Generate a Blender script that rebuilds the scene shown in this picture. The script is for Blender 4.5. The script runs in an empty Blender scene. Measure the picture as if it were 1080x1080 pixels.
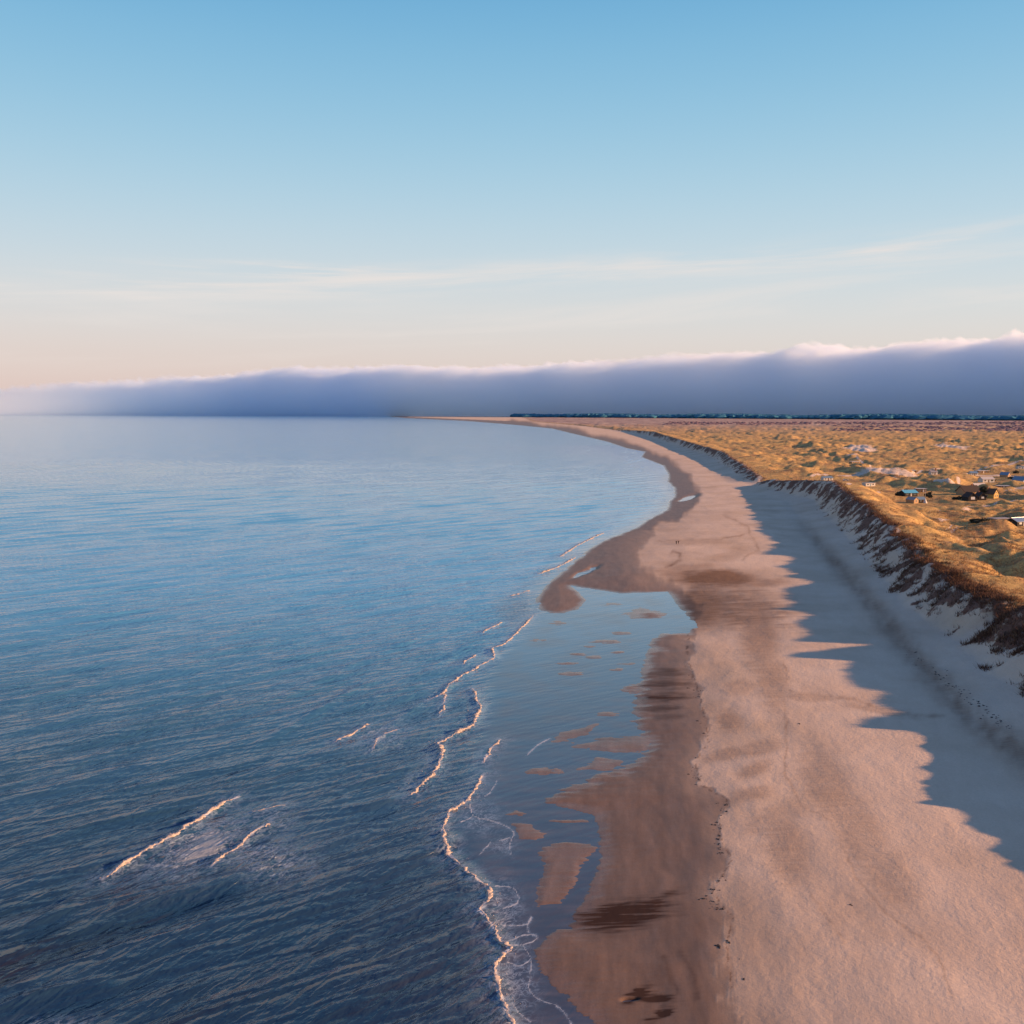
import bpy, bmesh, math, random
import numpy as np
from mathutils import Vector

random.seed(4)
RNG = np.random.default_rng(11)
R = math.radians
SC = bpy.context.scene
COL = SC.collection

# ------------------------------------------------------------------ camera numbers (survey of the place)
CAM_H = 60.0
FOC = 1000.0
PITCH = math.atan(105.0 / 1000.0)
CP, SP = math.cos(PITCH), math.sin(PITCH)
SUN_EL, SUN_AZ = R(15.0), R(9.0)        # azimuth: degrees behind the +X axis
V0 = 435.0


def ground(u, v, z=0.0):
    """plan position of a surveyed sight line (u, v) on the level z"""
    u = np.asarray(u, float); v = np.asarray(v, float)
    a = (u - 540.0) / FOC
    b = -(v - 540.0) / FOC
    dy = CP + b * SP
    dz = -SP + b * CP
    t = (CAM_H - z) / np.maximum(-dz, 1e-7)
    return a * t, dy * t


# ------------------------------------------------------------------ noise
_P = np.random.default_rng(5).permutation(512)
_P = np.concatenate([_P, _P, _P])
_G = np.random.default_rng(6).uniform(0, 2 * np.pi, 512)
_GX, _GY = np.cos(_G), np.sin(_G)


def perlin(x, y, seed=0):
    x = np.asarray(x, float) + seed * 17.31
    y = np.asarray(y, float) - seed * 9.77
    xi = np.floor(x); yi = np.floor(y)
    xf = x - xi; yf = y - yi
    xi = xi.astype(np.int64) & 511; yi = yi.astype(np.int64) & 511
    u = xf * xf * xf * (xf * (xf * 6 - 15) + 10)
    w = yf * yf * yf * (yf * (yf * 6 - 15) + 10)

    def g(ix, iy, dx, dy):
        h = _P[_P[ix & 511] + (iy & 511)]
        return _GX[h] * dx + _GY[h] * dy
    n00 = g(xi, yi, xf, yf); n10 = g(xi + 1, yi, xf - 1, yf)
    n01 = g(xi, yi + 1, xf, yf - 1); n11 = g(xi + 1, yi + 1, xf - 1, yf - 1)
    return ((n00 * (1 - u) + n10 * u) * (1 - w) + (n01 * (1 - u) + n11 * u) * w) * 1.5


def fbm(x, y, seed=0, o=4):
    s = 0; a = 1.0; t = 0
    for i in range(o):
        s = s + a * perlin(x * 2 ** i, y * 2 ** i, seed + i); t += a; a *= .5
    return s / t


def fbm_on(mask, x, y, seed=0, o=4):
    """the same noise, worked out only where the mask asks for it"""
    r = np.zeros(x.shape)
    if mask.any(): r[mask] = fbm(x[mask], y[mask], seed, o)
    return r


def sstep(a, b, x):
    t = np.clip((x - a) / (b - a), 0, 1)
    return t * t * (3 - 2 * t)


def seg_dist(px, py, pts, sx=1.0, sy=1.0):
    """distance to an open polyline (and arc position 0..1)"""
    best = np.full(px.shape, 1e18); arc = np.zeros(px.shape)
    P = np.asarray(pts, float)
    n = len(P) - 1
    for i in range(n):
        ax, ay = P[i]; bx, by = P[i + 1]
        dx, dy = (bx - ax) / sx, (by - ay) / sy
        qx, qy = (px - ax) / sx, (py - ay) / sy
        L = dx * dx + dy * dy + 1e-12
        t = np.clip((qx * dx + qy * dy) / L, 0, 1)
        d = (qx - t * dx) ** 2 + (qy - t * dy) ** 2
        m = d < best
        best = np.where(m, d, best); arc = np.where(m, (i + t) / n, arc)
    return np.sqrt(best), arc


def inside(px, py, pts):
    P = np.asarray(pts, float)
    r = np.zeros(px.shape, bool)
    j = len(P) - 1
    for i in range(len(P)):
        xi, yi = P[i]; xj, yj = P[j]
        c = ((yi > py) != (yj > py))
        r ^= c & (px < (xj - xi) * (py - yi) / (yj - yi + 1e-12) + xi)
        j = i
    return r


def blob(U, V, u, v, ru, rv, rot=0.0, p=2.0):
    c, s = math.cos(R(rot)), math.sin(R(rot))
    a = ((U - u) * c + (V - v) * s) / ru
    b = (-(U - u) * s + (V - v) * c) / rv
    return np.exp(-(a * a + b * b) ** (p / 2))


# ------------------------------------------------------------------ surveyed outlines
SHORE = [(430, 441.2), (440, 441.6), (491, 444), (542, 448), (582, 452), (615, 460), (640, 465.8), (660, 472.6), (680, 476.5),
         (676, 482), (699, 491), (705, 501), (704, 508), (711, 515), (711, 523.5), (705, 529.6), (703, 538), (687, 546),
         (670, 557), (655, 563), (637, 570), (620, 580), (605, 592), (592, 603), (578, 615), (568, 627), (564, 634),
         (568, 642), (580, 647), (595, 647), (610, 642), (618, 633), (612, 626), (603, 618), (622, 621), (655, 626),
         (704, 624), (715, 640), (733, 658), (726, 669), (696, 667), (685, 678), (676, 708), (674, 734), (667, 764),
         (676, 773), (683, 782), (674, 801), (630, 819), (590, 835), (574, 846), (600, 853), (626, 860), (630, 875),
         (633, 910), (622, 930), (613, 953), (607, 961), (602, 980), (585, 982), (565, 1002), (567, 1017), (581, 1039),
         (600, 1061), (622, 1076), (640, 1100), (680, 1200), (760, 1500), (900, 2400)]
LANDPOLY = SHORE + [(5000, 2400), (5000, 435.05), (400, 435.05), (400, 438)]
TIDE = [(540, 444.6), (600, 452), (640, 459.5), (672, 471), (700, 484), (724, 504), (738, 524), (718, 545), (690, 560),
        (673, 578), (672, 598), (692, 610), (722, 620), (738, 640), (727, 660), (724, 687), (726, 702), (736, 732),
        (743, 761), (747, 787), (732, 806), (739, 832), (766, 850), (760, 865), (758, 887), (771, 913), (750, 947),
        (773, 976), (765, 1005), (772, 1050), (780, 1100), (860, 1500), (1000, 2400)]
TIDEPOLY = TIDE + [(5000, 2400), (5000, 435.05), (430, 435.05), (430, 440)]
CREST = [(560, 444, 6), (620, 448.5, 8), (660, 452.5, 10), (690, 457, 10), (722, 466, 10), (762, 477.5, 10), (785, 489, 10),
         (812, 505, 9), (845, 510, 10), (880, 516, 11), (900, 531, 11), (930, 553, 11), (960, 575, 11), (985, 598, 11),
         (1005, 613, 11), (1050, 638, 11), (1085, 656, 11), (1180, 716, 11), (1400, 850, 11), (1900, 1150, 11)]
SHADOW = [(600, 447.5), (648, 454), (681, 464), (716, 478), (738, 488), (762, 501), (779, 509), (817, 511.3), (782, 514), (785, 523),
          (800, 545), (808, 564), (823, 575), (814, 584), (842, 589), (831, 598), (864, 614), (845, 619), (857, 642),
          (878, 649), (863, 656), (884, 662), (870, 675), (929, 679), (867, 692), (919, 697), (912, 714), (933, 726), (958, 730),
          (955, 741), (977, 752), (922, 766), (966, 771), (991, 800), (984, 848), (1018, 852), (1050, 880), (1080, 917),
          (1160, 1010), (1300, 1180), (1500, 1400)]


def lin(pts, n=1500):
    P = np.asarray(pts, float)
    d = np.r_[0, np.cumsum(np.hypot(*np.diff(P[:, :2], axis=0).T))]
    s = np.linspace(0, d[-1], n)
    return [np.interp(s, d, P[:, k]) for k in range(P.shape[1])]


cu, cv, cz = lin(CREST)
CXp = []; CYp = []
for a, b, c in zip(cu, cv, cz):
    x, y = ground(a, b, c); CXp.append(float(x)); CYp.append(float(y))
CXp = np.array(CXp); CYp = np.array(CYp)
o = np.argsort(CYp); CXp, CYp = CXp[o], CYp[o]
TA = math.tan(SUN_AZ)
cq = CYp + TA * CXp
o = np.argsort(cq); cq_s, cx_s = cq[o], CXp[o]
su, sv = lin(SHADOW, 4000)
sx_, sy_ = ground(su, sv, 1.8)
sq = sy_ + TA * sx_
o = np.argsort(sq); sq, sx_ = sq[o], sx_[o]
hq = (np.interp(sq, cq_s, cx_s) - sx_) / math.cos(SUN_AZ) * math.tan(SUN_EL) + 1.8
_ed = np.exp(np.linspace(math.log(sq[0] + 1), math.log(sq[-1]), 2600))
_idx = np.searchsorted(_ed, sq)
QG, HG = [], []
for i in np.unique(_idx):
    m = _idx == i
    QG.append(sq[m].mean()); HG.append(np.clip(hq[m].mean(), 3.0, 17.0))
QG, HG = np.array(QG), np.array(HG)
_sm = np.array([np.average(HG, weights=np.exp(-((QG - q_) / (5 + .012 * q_)) ** 2)) for q_ in QG])
HG = _sm + 1.35 * (HG - _sm)
_sp = np.random.default_rng(21)
_q = 90.0
while _q < 1500:
    _q += _sp.exponential(13) * (1 + _q / 400) + 2
    HG = HG + _sp.uniform(.15, .5 + 1.1 * (_q > 200)) * np.exp(-np.abs((QG - _q) / (_sp.uniform(.5, 2.2) * (1 + _q / 600))) ** 1.3)
HG = np.clip(HG, 2.6, 18)


def crest_x(y):
    return np.interp(y, CYp, CXp)


def crest_h(x, y):
    return np.interp(y + TA * x, QG, HG)


# cottages of the dune village: (u, v) of the base, used here to level their plots
PLOTS = [(1021, 522), (1022.5, 528), (1033.5, 527), (1043, 525), (1040, 508.5), (1076, 509.5), (1026, 501.5), (1035, 499), (984, 500.5),
         (961, 498.6), (916, 512.6), (872, 506.6), (958, 523), (970.5, 519), (962, 530.5), (970.5, 530), (1032, 515.5), (1057.5, 515.5),
         (1060, 503.5), (1055, 551.5), (1074, 554), (1077, 494.5), (901, 489), (943, 506.3), (892, 507.2)]
PLOT_Z = 6.0
plot_xy = [tuple(float(c) for c in ground(u, v, PLOT_Z)) for u, v in PLOTS]

BARS_POLY = [
    [(570, 895), (596, 888), (630, 893), (613, 912), (607, 930), (589, 953), (567, 956), (565, 941), (574, 919)],
    [(537, 866), (559, 871), (576, 879), (567, 888), (548, 886)],
    [(574, 786), (594, 771), (630, 764), (622, 773), (600, 782)],
    [(600, 788), (637, 778), (690, 778), (681, 793), (637, 793)],
    [(611, 812), (630, 799), (656, 803), (644, 812)],
    [(643, 649), (674, 638), (704, 645), (674, 654)]]
BARS = [(648, 637, 20, 2.2), (588, 657, 9, 2), (568, 675, 10, 2), (639, 677, 17, 1.8), (627, 693, 12, 1.5), (653, 688, 8, 1.2),
        (651, 706, 6, 1.5), (602, 711, 16, 2.2), (600, 700, 14, 1.3), (670, 727, 11, 4), (641, 753, 12, 2), (526, 719, 4, 2),
        (574, 813, 19, 3.5), (544, 858, 11, 2.5), (660, 700, 9, 1.2), (622, 682, 8, 1.2), (690, 650, 12, 2), (610, 690, 9, 1.2), (655, 668, 12, 1.2),
        (520, 801, 14, 2), (600, 866, 18, 1.5)]
POOLS = [(725, 526, 10, 2.0, -17), (617, 604, 14, 2.2, -22), (664, 1056, 8, 1.5, 0)]


def beach_base(d):
    return np.where(d > 0, 2.3 * (1 - np.exp(-np.maximum(d, 0) / 55.0)) + .012 * np.minimum(d, 30), 0)


def terrain(U, V, X, Y):
    """height and surface masks of the land"""
    px, py = ground(*np.array(SHORE).T)
    d, _ = seg_dist(X, Y, np.c_[px, py])
    dpx, _ = seg_dist(U, V, SHORE, 1.0, 0.6)
    land = inside(U, V, LANDPOLY)
    d = np.where(land, d, -d)
    dpx = np.where(land, dpx, -dpx)
    nearz = (U > 380) & (U < 1250) & (V < 1180)
    streak = fbm_on(nearz, U / 34, V / 3.4, 3, 4)
    surf = nearz & (U < 790) & (V > 590)
    shore_n = fbm_on((d > -25) & (Y < 4000), X / 9, Y / 16, 7, 4)
    bar1 = fbm_on(surf, U / 11, V / 1.8, 88, 3); bar2 = fbm_on(surf, U / 13, V / 1.7, 89, 3)
    # irregular water's edge
    d = d + np.minimum(np.abs(d) * .5 + .6, 5) * .9 * shore_n
    d = d + streak * (2.6 * sstep(630, 660, V) * (1 - sstep(830, 870, V)) + .9 * sstep(860, 880, V)) * (V < 1100) * np.exp(-(d / 9) ** 2)
    z = beach_base(d)
    # tidal flat west of the sand
    flat = sstep(470, 560, U + .0 * V) * sstep(600, 660, V) * (V < 1100)
    zf = np.maximum(-.05 + .02 * streak * flat + .016 * np.minimum(d, 0) * (1 - .9 * flat), -3)
    for poly in BARS_POLY:
        A = np.array(poly)
        bx = (U > A[:, 0].min() - 30) & (U < A[:, 0].max() + 30) & (V > A[:, 1].min() - 14) & (V < A[:, 1].max() + 14)
        if not bx.any(): continue
        q, _ = seg_dist(U[bx], V[bx], poly + [poly[0]], 1.0, .55)
        q = np.where(inside(U[bx], V[bx], poly), q, -q)
        zf[bx] += .12 * sstep(-9, 9, q + 4.5 * streak[bx] + 3.5 * bar1[bx])
    for (a, b, ru, rv) in BARS:
        zf = zf + .13 * np.clip(blob(U + 9 * streak, V + 1.2 * streak, a, b, ru * 1.2, rv * 1.3, 0, 2.0) * (1 + 1.1 * bar2), 0, 1)
    z = np.where(d > 0, np.maximum(z, zf), zf)
    for (a, b, ru, rv, rot) in POOLS:
        z = z - (z + .12) * np.clip(1.6 * blob(U, V + 2 * streak, a, b, ru, rv, rot, 3), 0, 1)
    # low undulation of the upper beach
    up = sstep(8, 40, d)
    z = z + up * (.16 * fbm_on(up > 0, X / 26, Y / 40, 21, 3) + .05 * fbm_on(up > 0, X / 5, Y / 7, 24, 3))
    # vehicle track trough along the dune foot
    tr, _ = seg_dist(U, V, TRACK, 1, .8)
    z = z - .22 * np.exp(-(tr / 9) ** 2) * (V > 520)
    # foredune
    c = X - crest_x(Y)
    hc = crest_h(X, Y)
    farfade = 1 - sstep(4500, 9000, Y)
    hc = 2.5 + (hc - 2.5) * farfade
    DZ = (c > -45) & land & (U < 1700) & (U > 300)
    DI = DZ & (c > -3)
    cw = c + 3.0 * fbm_on(DZ, X / 14, Y / 14, 31, 3) * farfade
    toe = sstep(-30, -9, cw) * 2.2 * np.clip((hc - 2.5) / 7, 0, 1)
    face = sstep(-14.5, -.5, cw)
    zfront = z + toe + face * np.maximum(hc - z - toe, 0)
    # dunes behind it
    inland = 6.6 + 3.2 * fbm_on(DI, X / 60, Y / 95, 41, 4) + (3.5 + 13 * np.clip(fbm_on(DI, X / 150, Y / 260, 43, 2) + .25, 0, .8)) * np.maximum(fbm_on(DI, (X + 26 * fbm_on(DI, X / 60, Y / 60, 46, 2)) / 42, (Y + 26 * fbm_on(DI, X / 55, Y / 55, 47, 2)) / 46, 45, 4), -.2) + 1.5 * fbm_on(DI, X / 9, Y / 13, 48, 3)
    inland = inland + 2.4 * np.exp(-np.maximum(c, 0) / 45.0)
    inland = 2.2 + (inland - 2.2) * (1 - .8 * sstep(2500, 7000, Y))
    for (hu, hv, ru, rv, hh) in HUMPS:
        inland = inland + hh * blob(U, V, hu, hv, ru, rv)
    for (qx, qy) in plot_xy:
        r = np.hypot(X - qx, (Y - qy + 5) * .55)
        k = 1 - sstep(7, 21, r)
        inland = inland + (PLOT_Z - inland) * k
    b = sstep(2, 34, c + 16 * fbm_on(DI, X / 22, Y / 26, 58, 3))
    zback = hc * (1 - b) + inland * b
    zz = np.where(c < 0, np.where(cw > -32, zfront, z), zback)
    # the crest line itself is hummocky
    zz = zz + farfade * np.exp(-(c / 9) ** 2) * .7 * fbm_on(DZ, X / 5, Y / 5, 51, 3) * (hc > 4)
    zz = np.where(land, zz, z)
    dune = land & (cw > -29) & (Y < 40000)
    return zz, d, dpx, c, cw, hc, land, dune, streak


TRACK = [(835, 535), (850, 560), (880, 598), (915, 640), (950, 685), (985, 725), (1020, 765), (1085, 815), (1200, 900), (1500, 1120)]
HUMPS = [(956, 503, 12, 3, 3.5), (1060, 571, 26, 5, 3.0), (1012, 541, 14, 4, 1.0), (905, 470, 20, 3, 4), (1062, 582, 10, 4, 2.2), (985, 494, 25, 2, 2.5),
         (880, 484, 20, 3, 3), (1050, 540, 20, 4, 1.5)]
CREASES = [([(822, 728), (839, 739), (902, 745), (939, 760), (976, 765), (1002, 766)], 3.2, .55),
           ([(824, 690), (829, 715), (828, 743), (830, 784), (826, 821), (839, 843), (847, 861), (873, 873), (887, 898), (902, 935), (935, 976), (976, 1006), (995, 1035), (1010, 1090)], 1.6, .5),
           ([(847, 917), (854, 954), (880, 987), (890, 1010)], 2.2, .35),
           ([(706, 584), (716, 588), (718, 594), (712, 599), (700, 604)], 2.2, .8),
           ([(690, 573), (720, 574), (760, 573), (790, 567)], 1.0, .6),
           ([(783, 620), (808, 640), (818, 665), (822, 700), (835, 728)], 4, .3),
           ([(760, 545), (790, 560), (800, 585), (780, 596)], 1.5, .5),
           ([(715, 1005), (730, 1030), (738, 1062)], 5, .4), ([(700, 1010), (708, 1040), (716, 1055)], 4, .45)]
PATCH = [(755, 613, 50, 10, 3, 1.0), (800, 619, 34, 5, 0, .6), (780, 645, 50, 20, 10, .7), (742, 640, 30, 26, 0, .8), (800, 672, 22, 50, -8, .6), (815, 725, 18, 34, -10, .45), (725, 604, 40, 5, -4, .45), (850, 742, 40, 5, 6, .35), (930, 758, 44, 5, 12, .4), (770, 660, 40, 8, 0, .3), (735, 575, 40, 4, 0, .3), (770, 590, 24, 8, -20, .25), (702, 712, 20, 6, 0, .7), (704, 724, 24, 5, 0, .8), (700, 737, 26, 5, 0, .9), (698, 748, 22, 4, 0, .7), (706, 758, 18, 4, 0, .5),
         (655, 968, 46, 15, -6, 1.25), (690, 955, 26, 5, -22, 1.0), (672, 1052, 15, 6, -30, 1.5), (690, 1056, 22, 4, 4, 1.2), (697, 1073, 13, 5, -30, 1.4),
         (800, 795, 26, 9, -8, .42), (795, 818, 20, 8, -20, .45), (770, 765, 16, 12, 20, .45), (766, 800, 26, 7, -10, .45), (790, 845, 30, 8, -12, .35), (780, 730, 24, 8, -6, .3), (820, 870, 40, 14, -20, .3), (830, 905, 24, 46, -15, .4), (872, 835, 26, 50, -28, .4), (940, 935, 26, 46, -40, .34), (745, 760, 20, 14, 0, .1), (905, 885, 26, 66, -30, .34), (900, 985, 40, 22, 20, .14),
         (640, 775, 40, 9, 0, .3), (650, 500, 40, 8, 0, .0), (850, 1000, 18, 30, 0, .1), (760, 690, 14, 30, 0, .05), (1000, 1010, 40, 30, 10, .06)]

# ------------------------------------------------------------------ the survey grid: finer where it is seen close
gu = np.concatenate([np.arange(-1100, -60, 26.0), np.arange(-60, 1140, 1.4), np.arange(1140, 2300, 14.0)])
ge = np.concatenate([np.array([.25, .5, .8]), np.arange(1.1, 15, .3), np.arange(15, 135, .42), np.arange(135, 300, .75), np.arange(300, 660, 1.1), np.arange(660, 1500, 16.0)])
gv = V0 + ge

NU, NV = len(gu), len(gv)
U, V = np.meshgrid(gu, gv)
X, Y = ground(U, V, 0.0)
Z, D, DPX, C, CW, HC, LAND, DUNE, STREAK = terrain(U, V, X, Y)
print('grid', NU, NV, 'crest heights', HG.min(), HG.max(), np.median(HG))


def grid_mesh(name, X, Y, Z, face_mask, attrs, mat):
    nv, nu = X.shape
    used = np.zeros((nv, nu), bool)
    used[:-1, :-1] |= face_mask; used[1:, :-1] |= face_mask; used[:-1, 1:] |= face_mask; used[1:, 1:] |= face_mask
    idx = np.full((nv, nu), -1, np.int64)
    n = int(used.sum())
    idx[used] = np.arange(n)
    co = np.stack([X[used], Y[used], Z[used]], 1)
    f = np.stack([idx[1:, :-1][face_mask], idx[1:, 1:][face_mask], idx[:-1, 1:][face_mask], idx[:-1, :-1][face_mask]], 1)
    me = raw_mesh(name, co, f)
    for k, a in attrs.items():
        at = me.attributes.new(k, 'FLOAT', 'POINT')
        at.data.foreach_set('value', np.ascontiguousarray(a[used], np.float32))
    me.materials.append(mat)
    ob = bpy.data.objects.new(name, me); COL.objects.link(ob)
    return ob


def raw_mesh(name, co, f, smooth=True):
    me = bpy.data.meshes.new(name)
    co = np.asarray(co, np.float32); f = np.asarray(f, np.int32)
    k = f.shape[1]
    me.vertices.add(len(co)); me.vertices.foreach_set('co', co.ravel())
    me.loops.add(f.size); me.loops.foreach_set('vertex_index', f.ravel())
    me.polygons.add(len(f)); me.polygons.foreach_set('loop_start', np.arange(0, f.size, k, dtype=np.int32))
    me.polygons.foreach_set('use_smooth', np.full(len(f), smooth))
    me.update(); me.validate()
    return me


# ------------------------------------------------------------------ materials
class NT:
    def __init__(self, name):
        self.m = bpy.data.materials.new(name); self.m.use_nodes = True
        self.t = self.m.node_tree; self.t.nodes.clear()
        self.out = self.t.nodes.new('ShaderNodeOutputMaterial')
        self.bsdf = self.t.nodes.new('ShaderNodeBsdfPrincipled')
        self.link(self.bsdf.outputs[0], self.out.inputs[0])

    def link(self, a, b): self.t.links.new(a, b)

    def set(self, sock, v):
        if isinstance(v, bpy.types.NodeSocket): self.link(v, sock)
        elif isinstance(v, (tuple, list)) and len(v) == 3 and sock.type == 'RGBA': sock.default_value = (*v, 1)
        else: sock.default_value = v

    def p(self, **k):
        for a, b in k.items(): self.set(self.bsdf.inputs[a.replace('_', ' ')], b)

    def attr(self, n):
        a = self.t.nodes.new('ShaderNodeAttribute'); a.attribute_name = n
        return a.outputs['Fac']

    def math(self, op, a, b=0.0, c=0.0, clamp=False):
        m = self.t.nodes.new('ShaderNodeMath'); m.operation = op; m.use_clamp = clamp
        for i, q in enumerate((a, b, c)): self.set(m.inputs[i], q)
        return m.outputs[0]

    def mix(self, f, a, b):
        m = self.t.nodes.new('ShaderNodeMix'); m.data_type = 'RGBA'
        self.set(m.inputs['Factor'], f); self.set(m.inputs[6], a); self.set(m.inputs[7], b)
        return m.outputs[2]

    def mul(self, a, b, f=1.0):
        m = self.t.nodes.new('ShaderNodeMix'); m.data_type = 'RGBA'; m.blend_type = 'MULTIPLY'
        self.set(m.inputs['Factor'], f); self.set(m.inputs[6], a); self.set(m.inputs[7], b)
        return m.outputs[2]

    def pos(self, scale=(1, 1, 1), rot=0.0, gen='Object'):
        tc = self.t.nodes.new('ShaderNodeTexCoord'); mp = self.t.nodes.new('ShaderNodeMapping')
        mp.inputs['Scale'].default_value = scale; mp.inputs['Rotation'].default_value = (0, 0, rot)
        if rot:                                       # turn first, stretch after
            m1 = self.t.nodes.new('ShaderNodeMapping'); m1.inputs['Rotation'].default_value = (0, 0, rot)
            self.link(tc.outputs[gen], m1.inputs[0]); mp.inputs['Rotation'].default_value = (0, 0, 0)
            self.link(m1.outputs[0], mp.inputs[0])
        else:
            self.link(tc.outputs[gen], mp.inputs[0])
        return mp.outputs[0]

    def noise(self, vec, scale=1.0, detail=4, rough=.55, dist=0.0):
        n = self.t.nodes.new('ShaderNodeTexNoise')
        n.inputs['Scale'].default_value = scale; n.inputs['Detail'].default_value = detail
        n.inputs['Roughness'].default_value = rough; n.inputs['Distortion'].default_value = dist
        self.link(vec, n.inputs['Vector'])
        return n.outputs[0]

    def ramp(self, f, stops):
        r = self.t.nodes.new('ShaderNodeValToRGB'); e = r.color_ramp.elements
        while len(e) < len(stops): e.new(.5)
        for q, (p_, c_) in zip(e, stops): q.position = p_; q.color = (*c_, 1)
        self.set(r.inputs[0], f)
        return r.outputs[0]

    def rng(self, f, a, b, c=0.0, d=1.0):
        m = self.t.nodes.new('ShaderNodeMapRange')
        self.set(m.inputs[0], f)
        for i, q in enumerate((a, b, c, d)): m.inputs[i + 1].default_value = q
        return m.outputs[0]

    def bump(self, h, strength=.3, dist=.1, normal=None):
        b = self.t.nodes.new('ShaderNodeBump')
        b.inputs['Strength'].default_value = strength; b.inputs['Distance'].default_value = dist
        self.link(h, b.inputs['Height'])
        if normal is not None: self.link(normal, b.inputs['Normal'])
        return b.outputs[0]


def land_material():
    n = NT('sand_and_turf')
    wet, dark, veg, far, pale, face, sheen = (n.attr(k) for k in ('wet', 'dark', 'veg', 'far', 'pale', 'face', 'sheen'))
    p1 = n.pos()
    big = n.noise(p1, .035, 5, .6)
    mid = n.noise(n.pos((.6, .22, 1), .35), .8, 5, .65)
    fine = n.noise(p1, 3.2, 5, .7)
    dry = n.ramp(big, [(.3, (.50, .37, .27)), (.5, (.58, .44, .335)), (.7, (.63, .49, .38))])
    dry = n.mix(n.rng(mid, .42, .75, 0, .22), dry, (.43, .305, .215))
    dry = n.mul(dry, n.ramp(fine, [(.3, (.91, .90, .90)), (.7, (1.05, 1.05, 1.04))]))
    wets = n.ramp(n.noise(n.pos((.9, .16, 1), .12), .7, 6, .62), [(.25, (.135, .080, .052)), (.5, (.170, .104, .070)), (.78, (.215, .136, .096))])
    wets = n.mul(wets, n.ramp(fine, [(.3, (.9, .9, .9)), (.7, (1.05, 1.05, 1.05))]))
    sand = n.mix(wet, dry, wets)  # wet also carries the lens falloff painted on the near beach
    dk = n.math('MULTIPLY', dark, n.rng(n.noise(n.pos((.18, 2.4, 1)), 1.0, 5, .6), .3, .6, .75, 1.15), clamp=True)
    sand = n.mix(dk, sand, n.mix(wet, (.22, .135, .09), (.055, .032, .025)))
    sand = n.mix(pale, sand, (.62, .50, .40))
    # turf of the dunes
    g1 = n.noise(p1, .09, 6, .65); g2 = n.noise(p1, .9, 5, .7)
    turf = n.ramp(g1, [(.3, (.24, .135, .08)), (.48, (.44, .28, .115)), (.62, (.54, .35, .13)), (.75, (.58, .385, .19))])
    turf = n.mix(n.rng(n.noise(n.pos((.5, 1, 1)), .03, 6, .68), .54, .66, 0, .5), turf, (.15, .078, .068))
    turf = n.mul(turf, n.ramp(g2, [(.25, (.45, .42, .42)), (.5, (.95, .95, .95)), (.75, (1.2, 1.17, 1.1))]))
    turf = n.mix(face, turf, n.mul((.19, .098, .07), n.ramp(g2, [(.25, (.5, .5, .5)), (.75, (1.3, 1.3, 1.3))])))  # seaward face: its shade is put into the turf colour
    vm = n.rng(n.math('ADD', veg, n.math('MULTIPLY', n.math('SUBTRACT', n.noise(p1, .35, 5, .65), .5), 1.3)), .42, .58)
    vm = n.math('MULTIPLY', vm, n.rng(veg, .02, .12), clamp=True)
    col = n.mix(vm, sand, turf)
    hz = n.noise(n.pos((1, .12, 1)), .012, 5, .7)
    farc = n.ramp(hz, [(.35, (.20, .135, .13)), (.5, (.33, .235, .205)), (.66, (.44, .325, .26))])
    col = n.mix(far, col, farc)  # far heath tone with aerial haze mixed into the colour
    n.p(Base_Color=col, Roughness=n.math('SUBTRACT', n.math('SUBTRACT', .92, n.math('MULTIPLY', wet, .42)), n.math('MULTIPLY', sheen, .34)),
        Specular_IOR_Level=n.math('MULTIPLY', n.math('ADD', .08, n.math('ADD', n.math('MULTIPLY', wet, .10), n.math('MULTIPLY', sheen, .12))), n.math('SUBTRACT', 1.0, dk)))
    h = n.math('ADD', n.math('MULTIPLY', n.noise(p1, 1.3, 6, .68), .8), n.math('MULTIPLY', mid, .7))
    h = n.math('MULTIPLY', h, n.math('SUBTRACT', 1.0, n.math('MULTIPLY', wet, .8)))
    h = n.math('ADD', h, n.math('MULTIPLY', n.math('MULTIPLY', g2, vm), 2.5))
    n.p(Normal=n.bump(h, .6, .22))
    return n.m


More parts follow.
